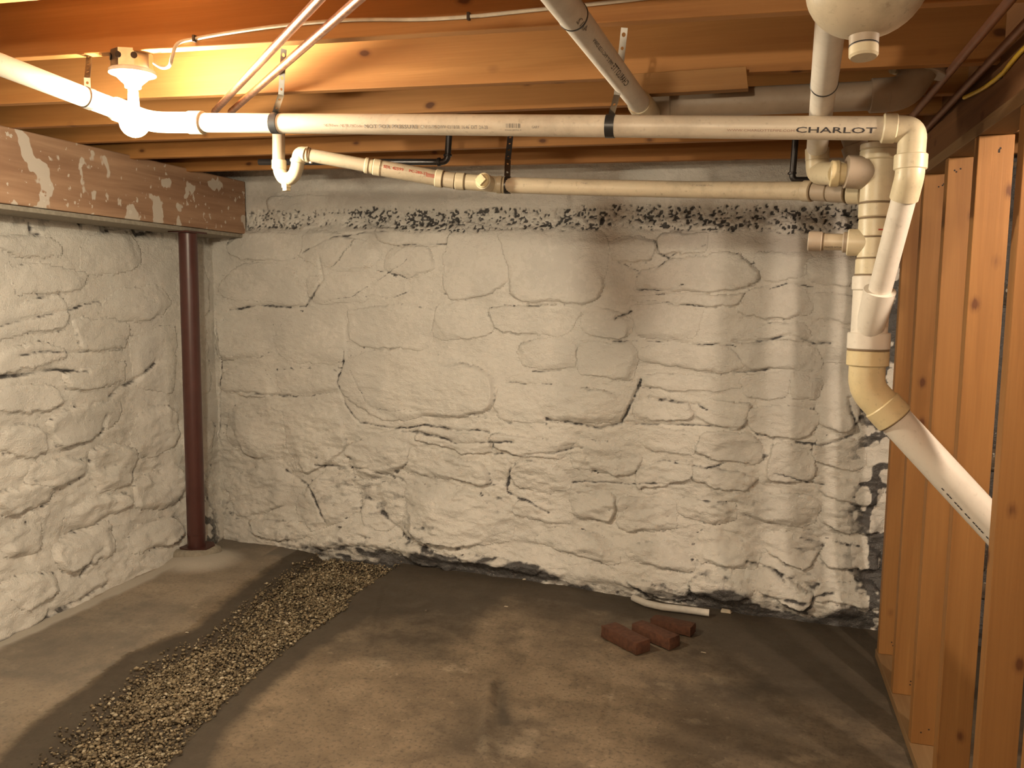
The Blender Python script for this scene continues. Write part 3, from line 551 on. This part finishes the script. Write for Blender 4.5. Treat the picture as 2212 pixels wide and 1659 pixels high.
# ------------------------------------------------------------------ perforated strap
def strap(name, label, top, mid, bot, wdt, mat_up, mat_lo, pa, pd, R, clamp_w=.026, twist=True, mat_c=None):
    t = thing(name, label, 'pipe strap', tuple(top), 'straps holding the pipes')
    def strip(nm, p, q, wv, mat, holes):
        p, q = Vector(p), Vector(q); ax = (q-p); L = ax.length; ax.normalize(); wv = Vector(wv); wv = (wv-ax*wv.dot(ax)).normalized(); nn = max(1, int(L/.030)); v, f = [], []
        nrm = ax.cross(wv).normalized()*.0008
        for k in range(nn):
            s0, s1 = L*k/nn, L*(k+1)/nn; c = (s0+s1)/2; hr = .0042 if (k % 2 or not holes) else .0055
            outer = [(-1, s0), (0, s0), (1, s0), (1, c), (1, s1), (0, s1), (-1, s1), (-1, c)]
            for sg in (1, -1):
                b0 = len(v)
                for (a, s) in outer: v.append(p+ax*s+wv*(a*wdt/2)+nrm*sg)
                for i in range(8):
                    an = [-3, -2, -1, 0, 1, 2, 3, 4][i]*PI/4; v.append(p+ax*(c+hr*1.1*math.sin(an))+wv*(hr*math.cos(an))+nrm*sg)
                for i in range(8):
                    j = (i+1) % 8; q4 = (b0+i, b0+j, b0+8+j, b0+8+i); f.append(q4 if sg > 0 else q4[::-1])
        return mesh(nm, v, f, mat, t)
    strip('perforated_strip', top, mid, (1, 0, 0), mat_up, True)
    if bot is not None: strip('lower_strip', mid, bot, (.75, .5, 0), mat_lo, False)
    d = Vector(pd).normalized(); pa = Vector(pa)
    o = lathe('band', pa-d*clamp_w/2, pa+d*clamp_w/2, [(0, R+.0006), (0.0004, R+.0022), (clamp_w-.0004, R+.0022), (clamp_w, R+.0006)], mat_c or M_black, t)
    return t

# ------------------------------------------------------------------ main drain line (2 inch)
RM = .0305
MA, MB_ = atY(420, 265, 2.42), atY(1906, 277.5, 2.40)
md = (MB_-MA).normalized()
main = thing('drain_pipe', 'long bright white drain pipe hung level below the joists across the room', 'pipe', tuple((MA+MB_)/2))
pipe('straight_pipe', [MA, MB_], RM, M_pvc, main, seg=40)
el1 = MA-md*.17; far = atD(-160, 78, 2.10)
pipe('elbow', [MA+md*.005, el1, el1+(far-el1).normalized()*.12], RM*1.10, M_pvcw, main, rad=.10)
collar('hub', MA-md*.02, MA+md*.035, RM*1.2, M_fit, main); e2 = el1+(far-el1).normalized()*.10
collar('hub', e2, e2+(far-el1).normalized()*.05, RM*1.2, M_fit, main)
pipe('slanting_pipe', [e2, far], RM, M_pvc, main, seg=32)
# right-hand bend and drop into the stack
c1 = atY(1972, 281, 2.40); c2 = atY(1967, 352, 2.385); wy = atY(1899, 634, 2.535)
collar('hub', atY(1905, 277, 2.40), atY(1936, 277.5, 2.40), RM*1.24, M_fit, main)
pipe('elbow', [atY(1930, 278, 2.40), c1, c2], RM*1.12, M_fit, main, rad=.062)
c3 = c2+(c2-c1).normalized()*.035; dd2 = (wy-c3).normalized()
collar('hub', c2-Vector((0, 0, .022))*-1, c2-Vector((0, 0, .018)), RM*1.32, M_fit, main)
pipe('elbow', [c2, c3, c3+dd2*.06], RM*1.16, M_fit, main, rad=.05)
pipe('drop_pipe', [c3, wy+dd2*.02], RM, M_pvcw, main, seg=32)
al = lambda x: along(MA, MB_, x)
MD = .004
lettering('CHARLOT', MA, MB_, al(1719), al(1891), RM, M_ink, main, .0145, -.005, bold=True)
lettering('WWW.CHARLOTTEPIPE.COM', MA, MB_, al(1572), al(1716), RM, M_faint, main, .006, -.0075)
lettering('NOT FOR PRESSURE', MA, MB_, al(797), al(911), RM, M_grayink, main, .0105, -.006, bold=True)
lettering('NSF-UP Code', MA, MB_, al(745), al(792), RM, M_faint, main, .009, -.005)
lettering('NSF dwv', MA, MB_, al(710), al(740), RM, M_faint, main, .008, -.004)
lettering('CP-110-FPS-DWV  03/18/08  16:46  EXT  2A-2B', MA, MB_, al(917), al(1061), RM, M_grayink, main, .0095, -.006)
lettering('GARY', MA, MB_, al(1155), al(1171), RM, M_grayink, main, .007, -.004)
lettering('I l IIl IlI I lI lIIl', MA, MB_, al(1100), al(1130), RM, M_ink, main, .012, -.001, bold=True)
lettering('02666 00752 9', MA, MB_, al(1097), al(1132), RM, M_grayink, main, .004, -.013)
def cam_side(A, B, s):
    A, B = Vector(A), Vector(B); d = (B-A).normalized(); p = A+d*s; n = CAM-p; n = (n-d*n.dot(d)).normalized(); return p, d, n
s1, s2, s4 = al(597), al(1319), along(e2, far, 190)
P1, P2 = MA+md*s1, MA+md*s2
strap('pipe_strap', 'perforated steel strap on the long white pipe, beside the two copper pipes', atY(613, 106, 2.302), atY(607, 205, 2.35), P1+Vector((.004, -.012, RM)), .018, M_steel, M_steel, P1, md, RM)
strap('pipe_strap', 'perforated steel strap with a black band beside the slanting white pipe', atY(1349, 60, 2.302), atY(1333, 205, 2.36), P2+Vector((.004, -.012, RM)), .018, M_steel, M_steel, P2, md, RM)
pl_ = e2+(far-e2).normalized()*s4
strap('pipe_strap', 'steel strap just left of the lit ceiling bulb', atY(193, 118, 2.30), pl_+Vector((.0, 0, RM+.03)), pl_+Vector((0, 0, RM)), .018, M_steel, M_steel, pl_, (far-e2), RM, mat_c=M_steel)

# ------------------------------------------------------------------ trap and branch line
br = thing('branch_pipe', 'cream drain pipe with a trap at its left end, crossing before the stone wall', 'pipe', tuple(atY(1200, 400, 3)))
T = lambda x, y, Y=2.78: atY(x, y, Y)
pipe('riser', [T(602, 262, 2.95), T(602, 266), T(602, 350)], .0225, M_grey, br, rad=.03)
collar('hub', T(603, 345), T(603, 366), .0265, M_fit, br)
tp_ = [T(603, 360), T(604, 372), T(609, 384), T(618, 390), T(629, 387), T(638, 377), T(642, 364), T(644, 345)]
tp_ = [tp_[0]]+[sum(((tp_[i-1]+tp_[i]*2+tp_[i+1])/4,), Vector()) for i in range(1, 7)]+[tp_[-1]]
pipe('trap_bend', fillet(tp_, .02, 3), .0235, M_fit, br)
lathe('cleanout_plug', T(618, 398), T(619, 411), [(0, .0185), (.013, .0185), (.0131, .0155), (.024, .0150)], M_yel, br, seg=6)
pipe('elbow', [T(644, 350), T(648, 331), T(662, 334)], .0255, M_fit, br, rad=.026)
collar('hub', T(643, 352), T(644, 343), .0275, M_fit, br)
EY = [(640, 2.78), (668, 2.79), (945, 2.95), (1105, 3.00), (1500, 2.98), (1850, 2.70)]
BC = [(660, 334), (668, 334.5), (800, 359), (945, 385), (985, 391), (1090, 400), (1420, 409), (1740, 412.5), (1850, 417)]
def bp(x):
    return atY(x, float(np.interp(x, [p[0] for p in BC], [p[1] for p in BC])), float(np.interp(x, [p[0] for p in EY], [p[1] for p in EY])))
def seg_(nm, x0, x1, r, mat): return collar(nm, bp(x0), bp(x1), r, mat, br, 28)
seg_('hub', 651, 668, .0285, M_fit); seg_('joint_line', 668, 669.5, .0255, M_seam)
pipe('upper_pipe', [bp(665), bp(800)], .0238, M_pvcg, br)
seg_('coupling', 788, 797, .0285, M_fit); seg_('coupling', 797, 806, .0262, M_fit); seg_('coupling', 806, 823, .0300, M_fit); seg_('joint_line', 823, 825, .0292, M_seam)
pipe('middle_pipe', [bp(820), bp(945)], .0288, M_pvcg, br)
seg_('coupling', 941, 957, .0325, M_fit); seg_('joint_line', 957, 958.5, .0305, M_seam); seg_('nipple', 958, 984, .0288, M_pvcg); seg_('joint_line', 982, 983.5, .0302, M_seam); seg_('coupling', 984, 1004, .0315, M_fit)
seg_('joint_line', 1004, 1005.5, .0300, M_seam); seg_('tee_body', 1005, 1076, .0290, M_fit); seg_('coupling', 1073, 1084, .0318, M_fit); seg_('joint_line', 1084, 1085.5, .0300, M_seam); seg_('coupling', 1085.5, 1090, .0310, M_fit)
pt = bp(1050); vn_ = (CAM-pt); vn_ = Vector((vn_.x*.25-.12, vn_.y, vn_.z+1.15)).normalized()
sp0 = pt+Vector((.012, -.018, -.003)); spd = Vector((-.14, -.86, .12)).normalized()
lathe('cleanout_socket', sp0, sp0+spd*.05, [(0, .030), (.038, .030), (.040, .028)], M_fit, br)
lathe('cleanout_plug', sp0+spd*.0405, sp0+spd*.06, [(0, .0245), (.004, .0265), (.007, .0235), (.0075, .010)], M_yel, br)
q = sp0+spd*.046; x_, y_ = frame(spd); ex = (x_+y_)*.011; ey = (x_-y_)*.011
c8 = [q-ex-ey, q+ex-ey, q+ex+ey, q-ex+ey]; prism('plug_square', c8+[p+spd*.014 for p in c8], M_yel, br, .001)
pipe('lower_pipe', [bp(1088), bp(1300), bp(1500), bp(1742)], .0288, M_pvcg, br)
seg_('hub', 1735, 1755, .0325, M_pvcg); seg_('joint_line', 1755, 1757, .0310, M_seam); seg_('nipple', 1757, 1790, .0288, M_grey); seg_('joint_line', 1790, 1791.5, .0300, M_seam); seg_('coupling', 1791, 1830, .0305, M_grey); seg_('joint_line', 1830, 1832, .0325, M_seam); seg_('hub', 1832, 1862, .0335, M_fit)
lathe('nut', bp(674)+Vector((0, -.01, -.030)), bp(674)+Vector((0, -.01, -.024)), [(0, .006), (.006, .006)], M_fit, br, 6)
def bl(txt, x0, x1, hh, rl, mat, r=.0288, bold=False):
    A, B = bp(x0), bp(x1); lettering(txt, A, B, 0, (B-A).length, r, mat, br, hh, rl, bold=bold)
bl('2" SCH-40 PVC DWV ASTM D2665 D2949', 1150, 1272, .0065, .014, M_grayink); bl('2" SCH-40 PVC DWV ASTM D2665 D2949', 1503, 1638, .0065, .015, M_grayink)
bl('SDL 42599', 829, 872, .011, .008, M_red, bold=True); bl('PC-280-2"', 884, 922, .010, .009, M_red, bold=True); bl('IIIIIIIII', 921, 944, .013, .005, M_red, bold=True)
bs = bp(1097); strap('pipe_strap', 'dark steel strap holding the lower cream pipe beside its cleanout plug', atY(1103, 290, 3.12), atY(1097, 345, 3.02), bs+Vector((0, -.01, .03)), .022, M_iron, M_steel, bs, bp(1110)-bp(1090), .0292, .022, mat_c=M_iron)

# ------------------------------------------------------------------ vertical stack (3 inch)
SXc = atY(1879.5, 680, 2.62).x; SYc = 2.62
zs = lambda y: atY(1880+(680-y)*.065, y, SYc).z
stk = thing('stack_pipe', 'thick vertical drain stack of stacked fittings in front of the stone wall beside the studs', 'pipe', (SXc, SYc, 1.7))
def sg(nm, y0, y1, r, mat): return collar(nm, (SXc, SYc, zs(y1)), (SXc, SYc, zs(y0)), r, mat, stk, 36)
sg('hub', 310, 324, .0515, M_pvcg); sg('hub', 324, 347, .0515, M_fit); sg('tee_body', 345, 438, .0455, M_fit); sg('joint_line', 437, 441, .0468, M_seam); sg('coupling', 440, 470, .0475, M_fit); sg('joint_line', 470, 473, .0458, M_seam)
sg('coupling', 473, 512, .0452, M_fit); sg('joint_line', 511, 514, .0447, M_seam); sg('tee_body', 513, 558, .0445, M_fit); sg('joint_line', 557, 560, .0455, M_seam); sg('coupling', 559, 594, .0475, M_fit); sg('joint_line', 593, 596, .0490, M_seam)
sg('hub', 596, 627, .0535, M_pvcw); sg('wye_body', 626, 722, .0500, M_pvcw); sg('hub', 718, 754, .0585, M_pvcw); sg('joint_line', 753, 758, .0570, M_seam); sg('hub', 757, 790, .0580, M_yel)
tee = Vector((SXc, SYc, 0))
# wye socket that takes the drop pipe
lathe('wye_socket', wy+dd2*.14, wy-dd2*.012, [(0, .030), (.06, .040), (.138, .0425), (.150, .0425), (.1505, .033)], M_pvcw, stk, 32)
# upper left branch with big socket
t0 = Vector((SXc, SYc, zs(375))); bl0 = atY(1826, 371, SYc-.01)
lathe('branch_socket', bl0, t0, [(0, .043), (.002, .046), (.05, .046), (.075, .040), ((t0-bl0).length, .036)], M_grey, stk, 32)
pA, pB = atY(1800, 0, 1.86), atY(1765, 322, 2.74)
sp = thing('vent_pipe', 'dirty white pipe from the top edge passing behind the long pipe to an elbow', 'pipe', tuple(pB))
d_ = (pB-pA).normalized(); jn = pA+d_*(atY(1783, 150, 2.27)-pA).dot(d_)
pipe('upper_pipe', [pA-d_*.2, jn], .0320, M_pvcw, sp, seg=32); collar('joint_ring', jn-d_*.002, jn+d_*.004, .0335, M_black, sp, 32); pipe('lower_pipe', [jn, pB], .0305, M_pvcw, sp, seg=32)
ce = atY(1766, 374, 2.74); en = atY(1812, 375, SYc)
collar('hub', pB+(ce-pB).normalized()*-.004, pB+(ce-pB).normalized()*.035, .0345, M_fit, sp, 32); pipe('elbow', [pB+(ce-pB).normalized()*.03, ce, en], .0335, M_fit, sp, rad=.055)
collar('hub', atY(1793, 375, SYc), atY(1813, 375, SYc), .0375, M_yel, sp, 32); pipe('nipple', [en, atY(1832, 375, SYc)], .029, M_yel, sp)
# short tilted pipe behind the stack top
pipe('side_stub', [atY(1842, 262, 2.74), atY(1838, 285, 2.74), atY(1853, 325, 2.74)], .034, M_grey, stk); collar('stub_hub', atY(1845, 312, 2.74), atY(1855, 343, 2.74), .0385, M_grey, stk)
# capped stub lower left
s0 = Vector((SXc, SYc, zs(525))); sL = atY(1746, 521, 2.64); ds = (sL-s0).normalized(); al2 = lambda x: s0+ds*(atY(x, 523, 2.63)-s0).dot(ds)
collar('capped_stub', s0, al2(1830), .0385, M_fit, stk); collar('capped_stub', al2(1846), al2(1820), .0300, M_grey, stk); collar('stub_pipe', al2(1825), al2(1772), .0240, M_pvcg, stk); collar('end_cap', al2(1776), al2(1745), .0290, M_grey, stk, 32); collar('joint_line', al2(1780), al2(1776), .0262, M_seam, stk)
A_, B_ = al2(1782), al2(1820)
lettering('ASTM D2665', B_, A_, 0, -(A_-B_).length if False else (A_-B_).length, .0240, M_ink, stk, .006, -.016)
# bottom bend and slanting pipe
e0 = Vector((SXc, SYc, zs(785))); e1 = Vector((SXc, SYc, zs(838))); dg0 = atY(1893, 868, 2.61); dg1 = atY(2150, 1140, 2.60)
dgd = (dg1-e1).normalized()
pipe('bend', [e0, e1, e1+dgd*.11], .0500, M_yel, stk, rad=.10, seg=36); collar('joint_line', e0+Vector((0, 0, -.004)), e0, .0525, M_seam, stk)
h0 = e1+dgd*.062; collar('hub', h0, h0+dgd*.058, .0545, M_yel, stk, 36); collar('joint_line', h0+dgd*.058, h0+dgd*.061, .0490, M_seam, stk, 36)
pipe('slanting_pipe', [h0+dgd*.05, h0+dgd*.95], .0468, M_pvcw, stk, seg=40)
lettering('- -- --- -- ---- ---- ---- --- --', h0, h0+dgd, .28, .62, .0468, M_ink, stk, .004, -.037, bold=True)
lettering('I', *[(SXc, SYc, zs(y)) for y in (500, 470)], 0, .004, .0453, M_red, stk, .018, -.018, bold=True)

# ------------------------------------------------------------------ slanting pipe from the ceiling and big rear pipe
ga, gb = atY(1392, 228, 2.80), atY(1925, 205, 2.82)
big = thing('rear_drain_pipe', 'dull grey thick pipe tucked under the joists behind the long white pipe', 'pipe', tuple((ga+gb)/2))
gd = (gb-ga).normalized(); pipe('straight_pipe', [ga, gb], .0430, M_grey, big, seg=32); collar('hub', ga-gd*.01, ga+gd*.085, .050, M_grey, big, 32)
ge = atY(1985, 200, 2.82); pipe('elbow', [gb-gd*.03, atY(1955, 201, 2.82), ge+Vector((.03, 0, .12))], .050, M_grey, big, rad=.07, seg=32); collar('hub', gb-gd*.06, gb-gd*.005, .0505, M_grey, big, 32)
gx = ge+Vector((.035, -.005, .085)); collar('hub', gx-Vector((.01, 0, .035)), gx+Vector((.012, 0, .03)), .055, M_grey, big, 32)
lathe('cleanout_cap', atY(1928, 150, 2.88), atY(1938, 152, 2.90), [(0, .013), (.02, .014)], M_fit, big)
sa, sb = atD(1190, -30, 1.62), atY(1384, 226, 2.62)
sd = (sb-sa).normalized(); sl = thing('slanting_pipe', 'white printed pipe slanting from the top edge down to the grey rear pipe', 'pipe', tuple(sb))
js = sa+sd*along(sa, sb, 1238)
pipe('upper_pipe', [sa-sd*.3, js], .0315, M_pvcw, sl, seg=36); collar('joint_ring', js-sd*.003, js+sd*.004, .0328, M_black, sl, 36); pipe('lower_pipe', [js, sb], .0308, M_pvcw, sl, seg=36)
lathe('hub', sb-sd*.03, sb+sd*.04, [(0, .034), (.01, .037), (.06, .039), (.16, .038)], M_fit, sl, 32)
sA = lambda x: along(sa, sb, x)
lettering('CHARLOTTE', sb, sa, (sb-sa).length-sA(1338), (sb-sa).length-sA(1306), .0308, M_ink, sl, .016, .004)
lettering('PIPE 2" PVC-1120 DWV', sb, sa, (sb-sa).length-sA(1304), (sb-sa).length-sA(1262), .0308, M_ink, sl, .009, .004)
lettering('4/12', sb, sa, (sb-sa).length-sA(1246), (sb-sa).length-sA(1228), .0315, M_grayink, sl, .014, .004)

# round-bottomed trap at the top edge
dc = atD(1872, -30, 1.42); R_ = .098
dm = thing('drum_trap', 'round-bottomed cream drum trap with a screw plug at the top right edge', 'trap', tuple(dc))
prof = [(-.25, R_)]+[(R_*math.sin(a), R_*math.cos(a)) for a in np.linspace(0, PI/2-.32, 10)]
lathe('drum', dc+Vector((0, 0, .17)), dc-Vector((0, 0, .1)), [(0, R_*.98), (.1, R_), (.17, R_)]+[(.17+R_*math.sin(a)*.86, R_*math.cos(a)) for a in np.linspace(.1, PI/2-.22, 10)], M_pvcg, dm, 40)
pz = dc-Vector((0, 0, R_*.84)); pd_ = Vector((0.02, -.12, -1)).normalized()
lathe('socket', pz+Vector((.0, .0, .012)), pz+pd_*.02, [(0, .025), (.030, .0235)], M_grey, dm); lathe('screw_plug', pz+pd_*.0165, pz+pd_*.05, [(0, .0215), (.002, .024), (.016, .024), (.020, .021)], M_fit, dm); collar('joint_line', pz+pd_*.0145, pz+pd_*.0168, .0243, M_black, dm)

# ------------------------------------------------------------------ copper pipes under the joists
def cu(label, a, b, z, mat, r=.011, grp=None, ext=.05):
    p, q = atZ(*a, z), atZ(*b, z); d = (q-p).normalized(); t = thing('copper_pipe', label, 'pipe', tuple(q), 'copper pipes under the joists'); pipe('tube', [p-d*.5, q+d*ext], r, mat, t, seg=16); return t
cu('bright copper pipe under the joists, upper-left one of the pair near the bulb', (688, 0), (468, 236), 2.325, M_cu, .0115)
cu('bright copper pipe under the joists, right-hand one of the pair near the bulb', (773, 0), (505, 236), 2.325, M_cu, .0115)
cu('dull copper pipe in the dark upper right corner, farther from the yellow cable', (2182, 0), (1962, 262), 2.325, M_cud, .012)
cu('dull copper pipe in the dark upper right corner, nearer the yellow cable', (2212, 55), (1992, 288), 2.325, M_cud, .012)

# dark iron pipes by the wall top
ip = thing('iron_pipe', 'black iron pipe with an elbow under the last joists behind the cream branch pipe', 'pipe', tuple(atY(965, 350, 3.6)))
pipe('tube', [atY(560, 350, 3.547), atY(966, 350, 3.547), atY(972, 268, 3.547)], .014, M_iron, ip, rad=.03); collar('elbow_bead', atY(945, 350, 3.547), atY(952, 350, 3.547), .019, M_iron, ip); collar('elbow_bead', atY(967, 338, 3.547), atY(967, 333, 3.547), .019, M_iron, ip)
ip2 = thing('iron_pipe', 'thin dark pipe with a square bend behind the elbow at the stack', 'pipe', tuple(atY(1710, 385, 3.6)))
pipe('tube', [atY(1722, 255, 3.547), atY(1711, 389, 3.547), atY(1800, 389, 3.547)], .0125, M_iron, ip2, rad=.02); collar('elbow_bead', atY(1711, 372, 3.547), atY(1711, 377, 3.547), .017, M_iron, ip2)

# ------------------------------------------------------------------ cables
def cable(name, label, pts, wd, mat, staples=(), n=6):
    t = thing(name, label, 'cable', tuple(pts[0])); pts = [Vector(p) for p in pts]; o = []
    for i in range(len(pts)-1):
        p0, p1, p2, p3 = pts[max(i-1, 0)], pts[i], pts[i+1], pts[min(i+2, len(pts)-1)]
        for k in range(n):
            s = k/n; o.append(.5*((2*p1)+(p2-p0)*s+(2*p0-5*p1+4*p2-p3)*s*s+(3*p1-p0-3*p2+p3)*s**3))
    o.append(pts[-1]); pipe('sheath', o, wd, mat, t, seg=12)
    for s in staples:
        s = Vector(s); b = box('staple', s-Vector((.004, wd+.004, .010)), s+Vector((.004, .003, .010)), M_iron, t, .001)
    return t
JY = JB-.006
cable('cable', 'flat white electric cable stapled along a joist from the ceiling bulb', [atY(333, 136, 2.30), atY(350, 146, 2.25), atY(366, 142, 2.23), atY(372, 122, 2.22), atY(384, 94, JY-.01), atY(420, 84, JY), atY(500, 70, JY), atY(620, 54, JY), atY(760, 43, JY), atY(900, 42, JY), atY(1013, 36, JY), atY(1150, 22, JY), atY(1360, 0, JY), atY(1700, -40, JY)], .0052, M_cable, [atY(421, 84, JY), atY(1013, 36, JY)])
cable('cable', 'bright yellow cable stapled to the dark header above the studs', [atX(2300, 20, SX+.005), atX(2212, 105, SX+.005), atX(2185, 135, SX+.005), atX(2164, 160, SX+.006), atX(2125, 190, SX-.0), atX(2083, 211, SX-.004)], .0062, M_ycab, [atX(2162, 163, SX+.01)])

# ------------------------------------------------------------------ ceiling lamp in view
def bulb_mesh(name, c, r, mat, parent, d=(0, 0, -1), neck=.03):
    d = Vector(d).normalized(); c = Vector(c); pr = [(0, .013), (neck*.6, .016)]+[(neck+r+r*math.sin(a), max(.002, r*math.cos(a))) for a in np.linspace(-1.15, PI/2, 12)]
    return lathe(name, c, c+d, pr, mat, parent, 24)
lp = atY(285, 122, JB+.045); lz = lp.z+.012
lm = thing('ceiling_lamp', 'lit bare bulb in a round white holder on a metal box under the joist', 'ceiling lamp', (lp.x, lp.y, lz))
cb = Vector((lp.x, lp.y, 0))
lathe('junction_box', (lp.x, lp.y, lz), (lp.x, lp.y, lz-.06), [(0, .062), (.052, .062), (.053, .058)], M_steel, lm, 8)
for k in range(3):
    a = -PI/2+(k-1)*.78; p = Vector((lp.x+.061*math.cos(a), lp.y+.061*math.sin(a), lz-.022)); collar('knockout', p, p+Vector((math.cos(a), math.sin(a), 0))*.003, .010, M_iron, lm, 12)
lathe('lamp_holder', (lp.x, lp.y, lz-.053), (lp.x, lp.y, lz-.1), [(0, .066), (.004, .070), (.014, .070), (.022, .050), (.045, .026), (.055, .024)], M_porc, lm, 32)
bulb_mesh('bulb', (lp.x, lp.y, lz-.10), .044, emit('lit bulb corner', LCOL['corner'], LAMP['corner']), lm, neck=.072)
# lamps out of view: the bulb behind the camera and the one in the next room light the place too
def lamp2(label, x, y, z, key):
    t = thing('ceiling_lamp', label, 'ceiling lamp', (x, y, z)); lathe('junction_box', (x, y, z), (x, y, z-.04), [(0, .055), (.04, .055)], M_steel, t, 8)
    lathe('lamp_holder', (x, y, z-.041), (x, y, z-.1), [(0, .066), (.012, .068), (.022, .050), (.045, .026)], M_porc, t, 24); bulb_mesh('bulb', (x, y, z-.085), .042, emit('lit bulb '+key, LCOL[key], LAMP[key]), t)
lamp2('lit bulb on the ceiling behind the photographer', -.60, -.75, 2.34, 'behind')
lamp2('lit bulb on the ceiling of the space behind the studs', 1.34, 2.0, 2.36, 'next')

# ------------------------------------------------------------------ bricks and bits on the floor
def brick(label, pa, pb_, wd, ht, z0=0., tilt=0., shrink=1.0):
    p, q = atZ(*pa, .004), atZ(*pb_, .004); d = (q-p); L = d.length; d.normalize(); n = Vector((-d.y, d.x, 0)); t = thing('brick', label, 'brick', tuple(p), 'bricks heaped on the floor')
    rnd = lambda: Vector((random.uniform(-1, 1), random.uniform(-1, 1), random.uniform(-1, 1)))*.003
    nx, ny, nz = 7, 4, 3; vs, fs, ix = [], [], {}
    def V(i, j, k):
        if (i, j, k) not in ix:
            x, y, z = i/nx, j/ny, k/nz; e = ((i in (0, nx))+(j in (0, ny))+(k in (0, nz))); s = .0035 if e >= 2 else 0
            c = Vector((.5, .5, .5)); v = Vector((x, y, z)); off = (c-v)*s*2
            w = p+d*(L*v.x)+n*(wd*v.y)+Vector((0, 0, z0+ht*v.z+tilt*v.x))+d*off.x*1.2+n*off.y*1.2+Vector((0, 0, off.z))+rnd()*.5; ix[(i, j, k)] = len(vs); vs.append(w)
        return ix[(i, j, k)]
    for i in range(nx):
        for j in range(ny): fs += [(V(i, j, nz), V(i+1, j, nz), V(i+1, j+1, nz), V(i, j+1, nz)), (V(i, j, 0), V(i, j+1, 0), V(i+1, j+1, 0), V(i+1, j, 0))]
        for k in range(nz): fs += [(V(i, 0, k), V(i+1, 0, k), V(i+1, 0, k+1), V(i, 0, k+1)), (V(i, ny, k), V(i, ny, k+1), V(i+1, ny, k+1), V(i+1, ny, k))]
    for j in range(ny):
        for k in range(nz): fs += [(V(0, j, k), V(0, j, k+1), V(0, j+1, k+1), V(0, j+1, k)), (V(nx, j, k), V(nx, j+1, k), V(nx, j+1, k+1), V(nx, j, k+1))]
    o = autosmooth(mesh('body', vs, fs, M_brick, t), 50); return t
brick('red brown brick nearest the camera, left of the small heap on the floor', (1296, 1377), (1374, 1418), .095, .064)
brick('red brown brick in the middle of the small heap on the floor', (1362, 1372), (1446, 1407), .085, .062)
brick('orange brown brick nearest the wall in the small heap on the floor', (1402, 1357), (1492, 1378), .085, .052)

wpipe = thing('painted_pipe', 'whitewashed pipe lying along the foot of the stone wall behind the bricks', 'pipe', tuple(atZ(1450, 1310, .02)))
pipe('tube', [atZ(x, y, .022) for x, y in ((1368, 1291), (1395, 1303), (1430, 1311), (1480, 1317), (1532, 1324))], .019, plain('whitewash coat', (.60, .56, .50), .6, 0, 18, .3), wpipe, seg=14)
def chip(name, label, px, py, sx, sy, sz, mat, rot=0., cat='stone'):
    p = atZ(px, py, sz*.5); vs = []
    g = [(-1, -.7, -.5), (.9, -.9, -.6), (1.1, .6, -.5), (-.8, .9, -.5), (-.8, -.5, .6), (.7, -.6, .8), (.8, .5, .5), (-.6, .7, .7)]
    c, s = math.cos(rot), math.sin(rot)
    for x, y, z in g:
        x *= sx*random.uniform(.85, 1.15); y *= sy*random.uniform(.85, 1.15); vs.append((p.x+x*c-y*s, p.y+x*s+y*c, max(-.002, p.z+z*sz)))
    o = mesh(name, vs, [(0, 3, 2, 1), (4, 5, 6, 7), (0, 1, 5, 4), (1, 2, 6, 5), (2, 3, 7, 6), (3, 0, 4, 7)], mat); m = o.modifiers.new('b', 'BEVEL'); m.width = .002; m.segments = 1
    return tag(o, label, cat)
chip('stone_chip', 'pale flat stone chip lying on top of the gravel', 618, 1345, .020, .009, .006, M_chip, -.6)
chip('stone_chip', 'small white chip on the concrete left of the gravel', 404, 1366, .010, .005, .004, M_chip, .1)
chip('stone_chip', 'pale pebble by the far edge of the gravel near the post', 636, 1240, .006, .006, .006, M_chip, .4)
chip('wood_splinter', 'short pale splinter of wood at the foot of the wall', 1138, 1251, .032, .007, .007, M_chip, .5, 'wood splinter')
chip('stone_chip', 'tiny pale chip on the floor right of the bricks', 1519, 1409, .014, .004, .003, M_chip, -.15)
chip('stone_chip', 'dark crumb of stone in the middle of the floor', 921, 1319, .009, .006, .008, M_bare, 0)
chip('stone_chip', 'flat light chip on the floor before the wall foot', 1093, 1310, .013, .006, .003, M_chip, 0)
chip('stone_chip', 'white lump lying by the wall foot near the gravel end', 612, 1176, .035, .02, .018, M_chip, .2)
chip('stone_chip', 'whitish lump at the wall foot right of the painted pipe', 1568, 1320, .030, .018, .014, M_chip, .1)
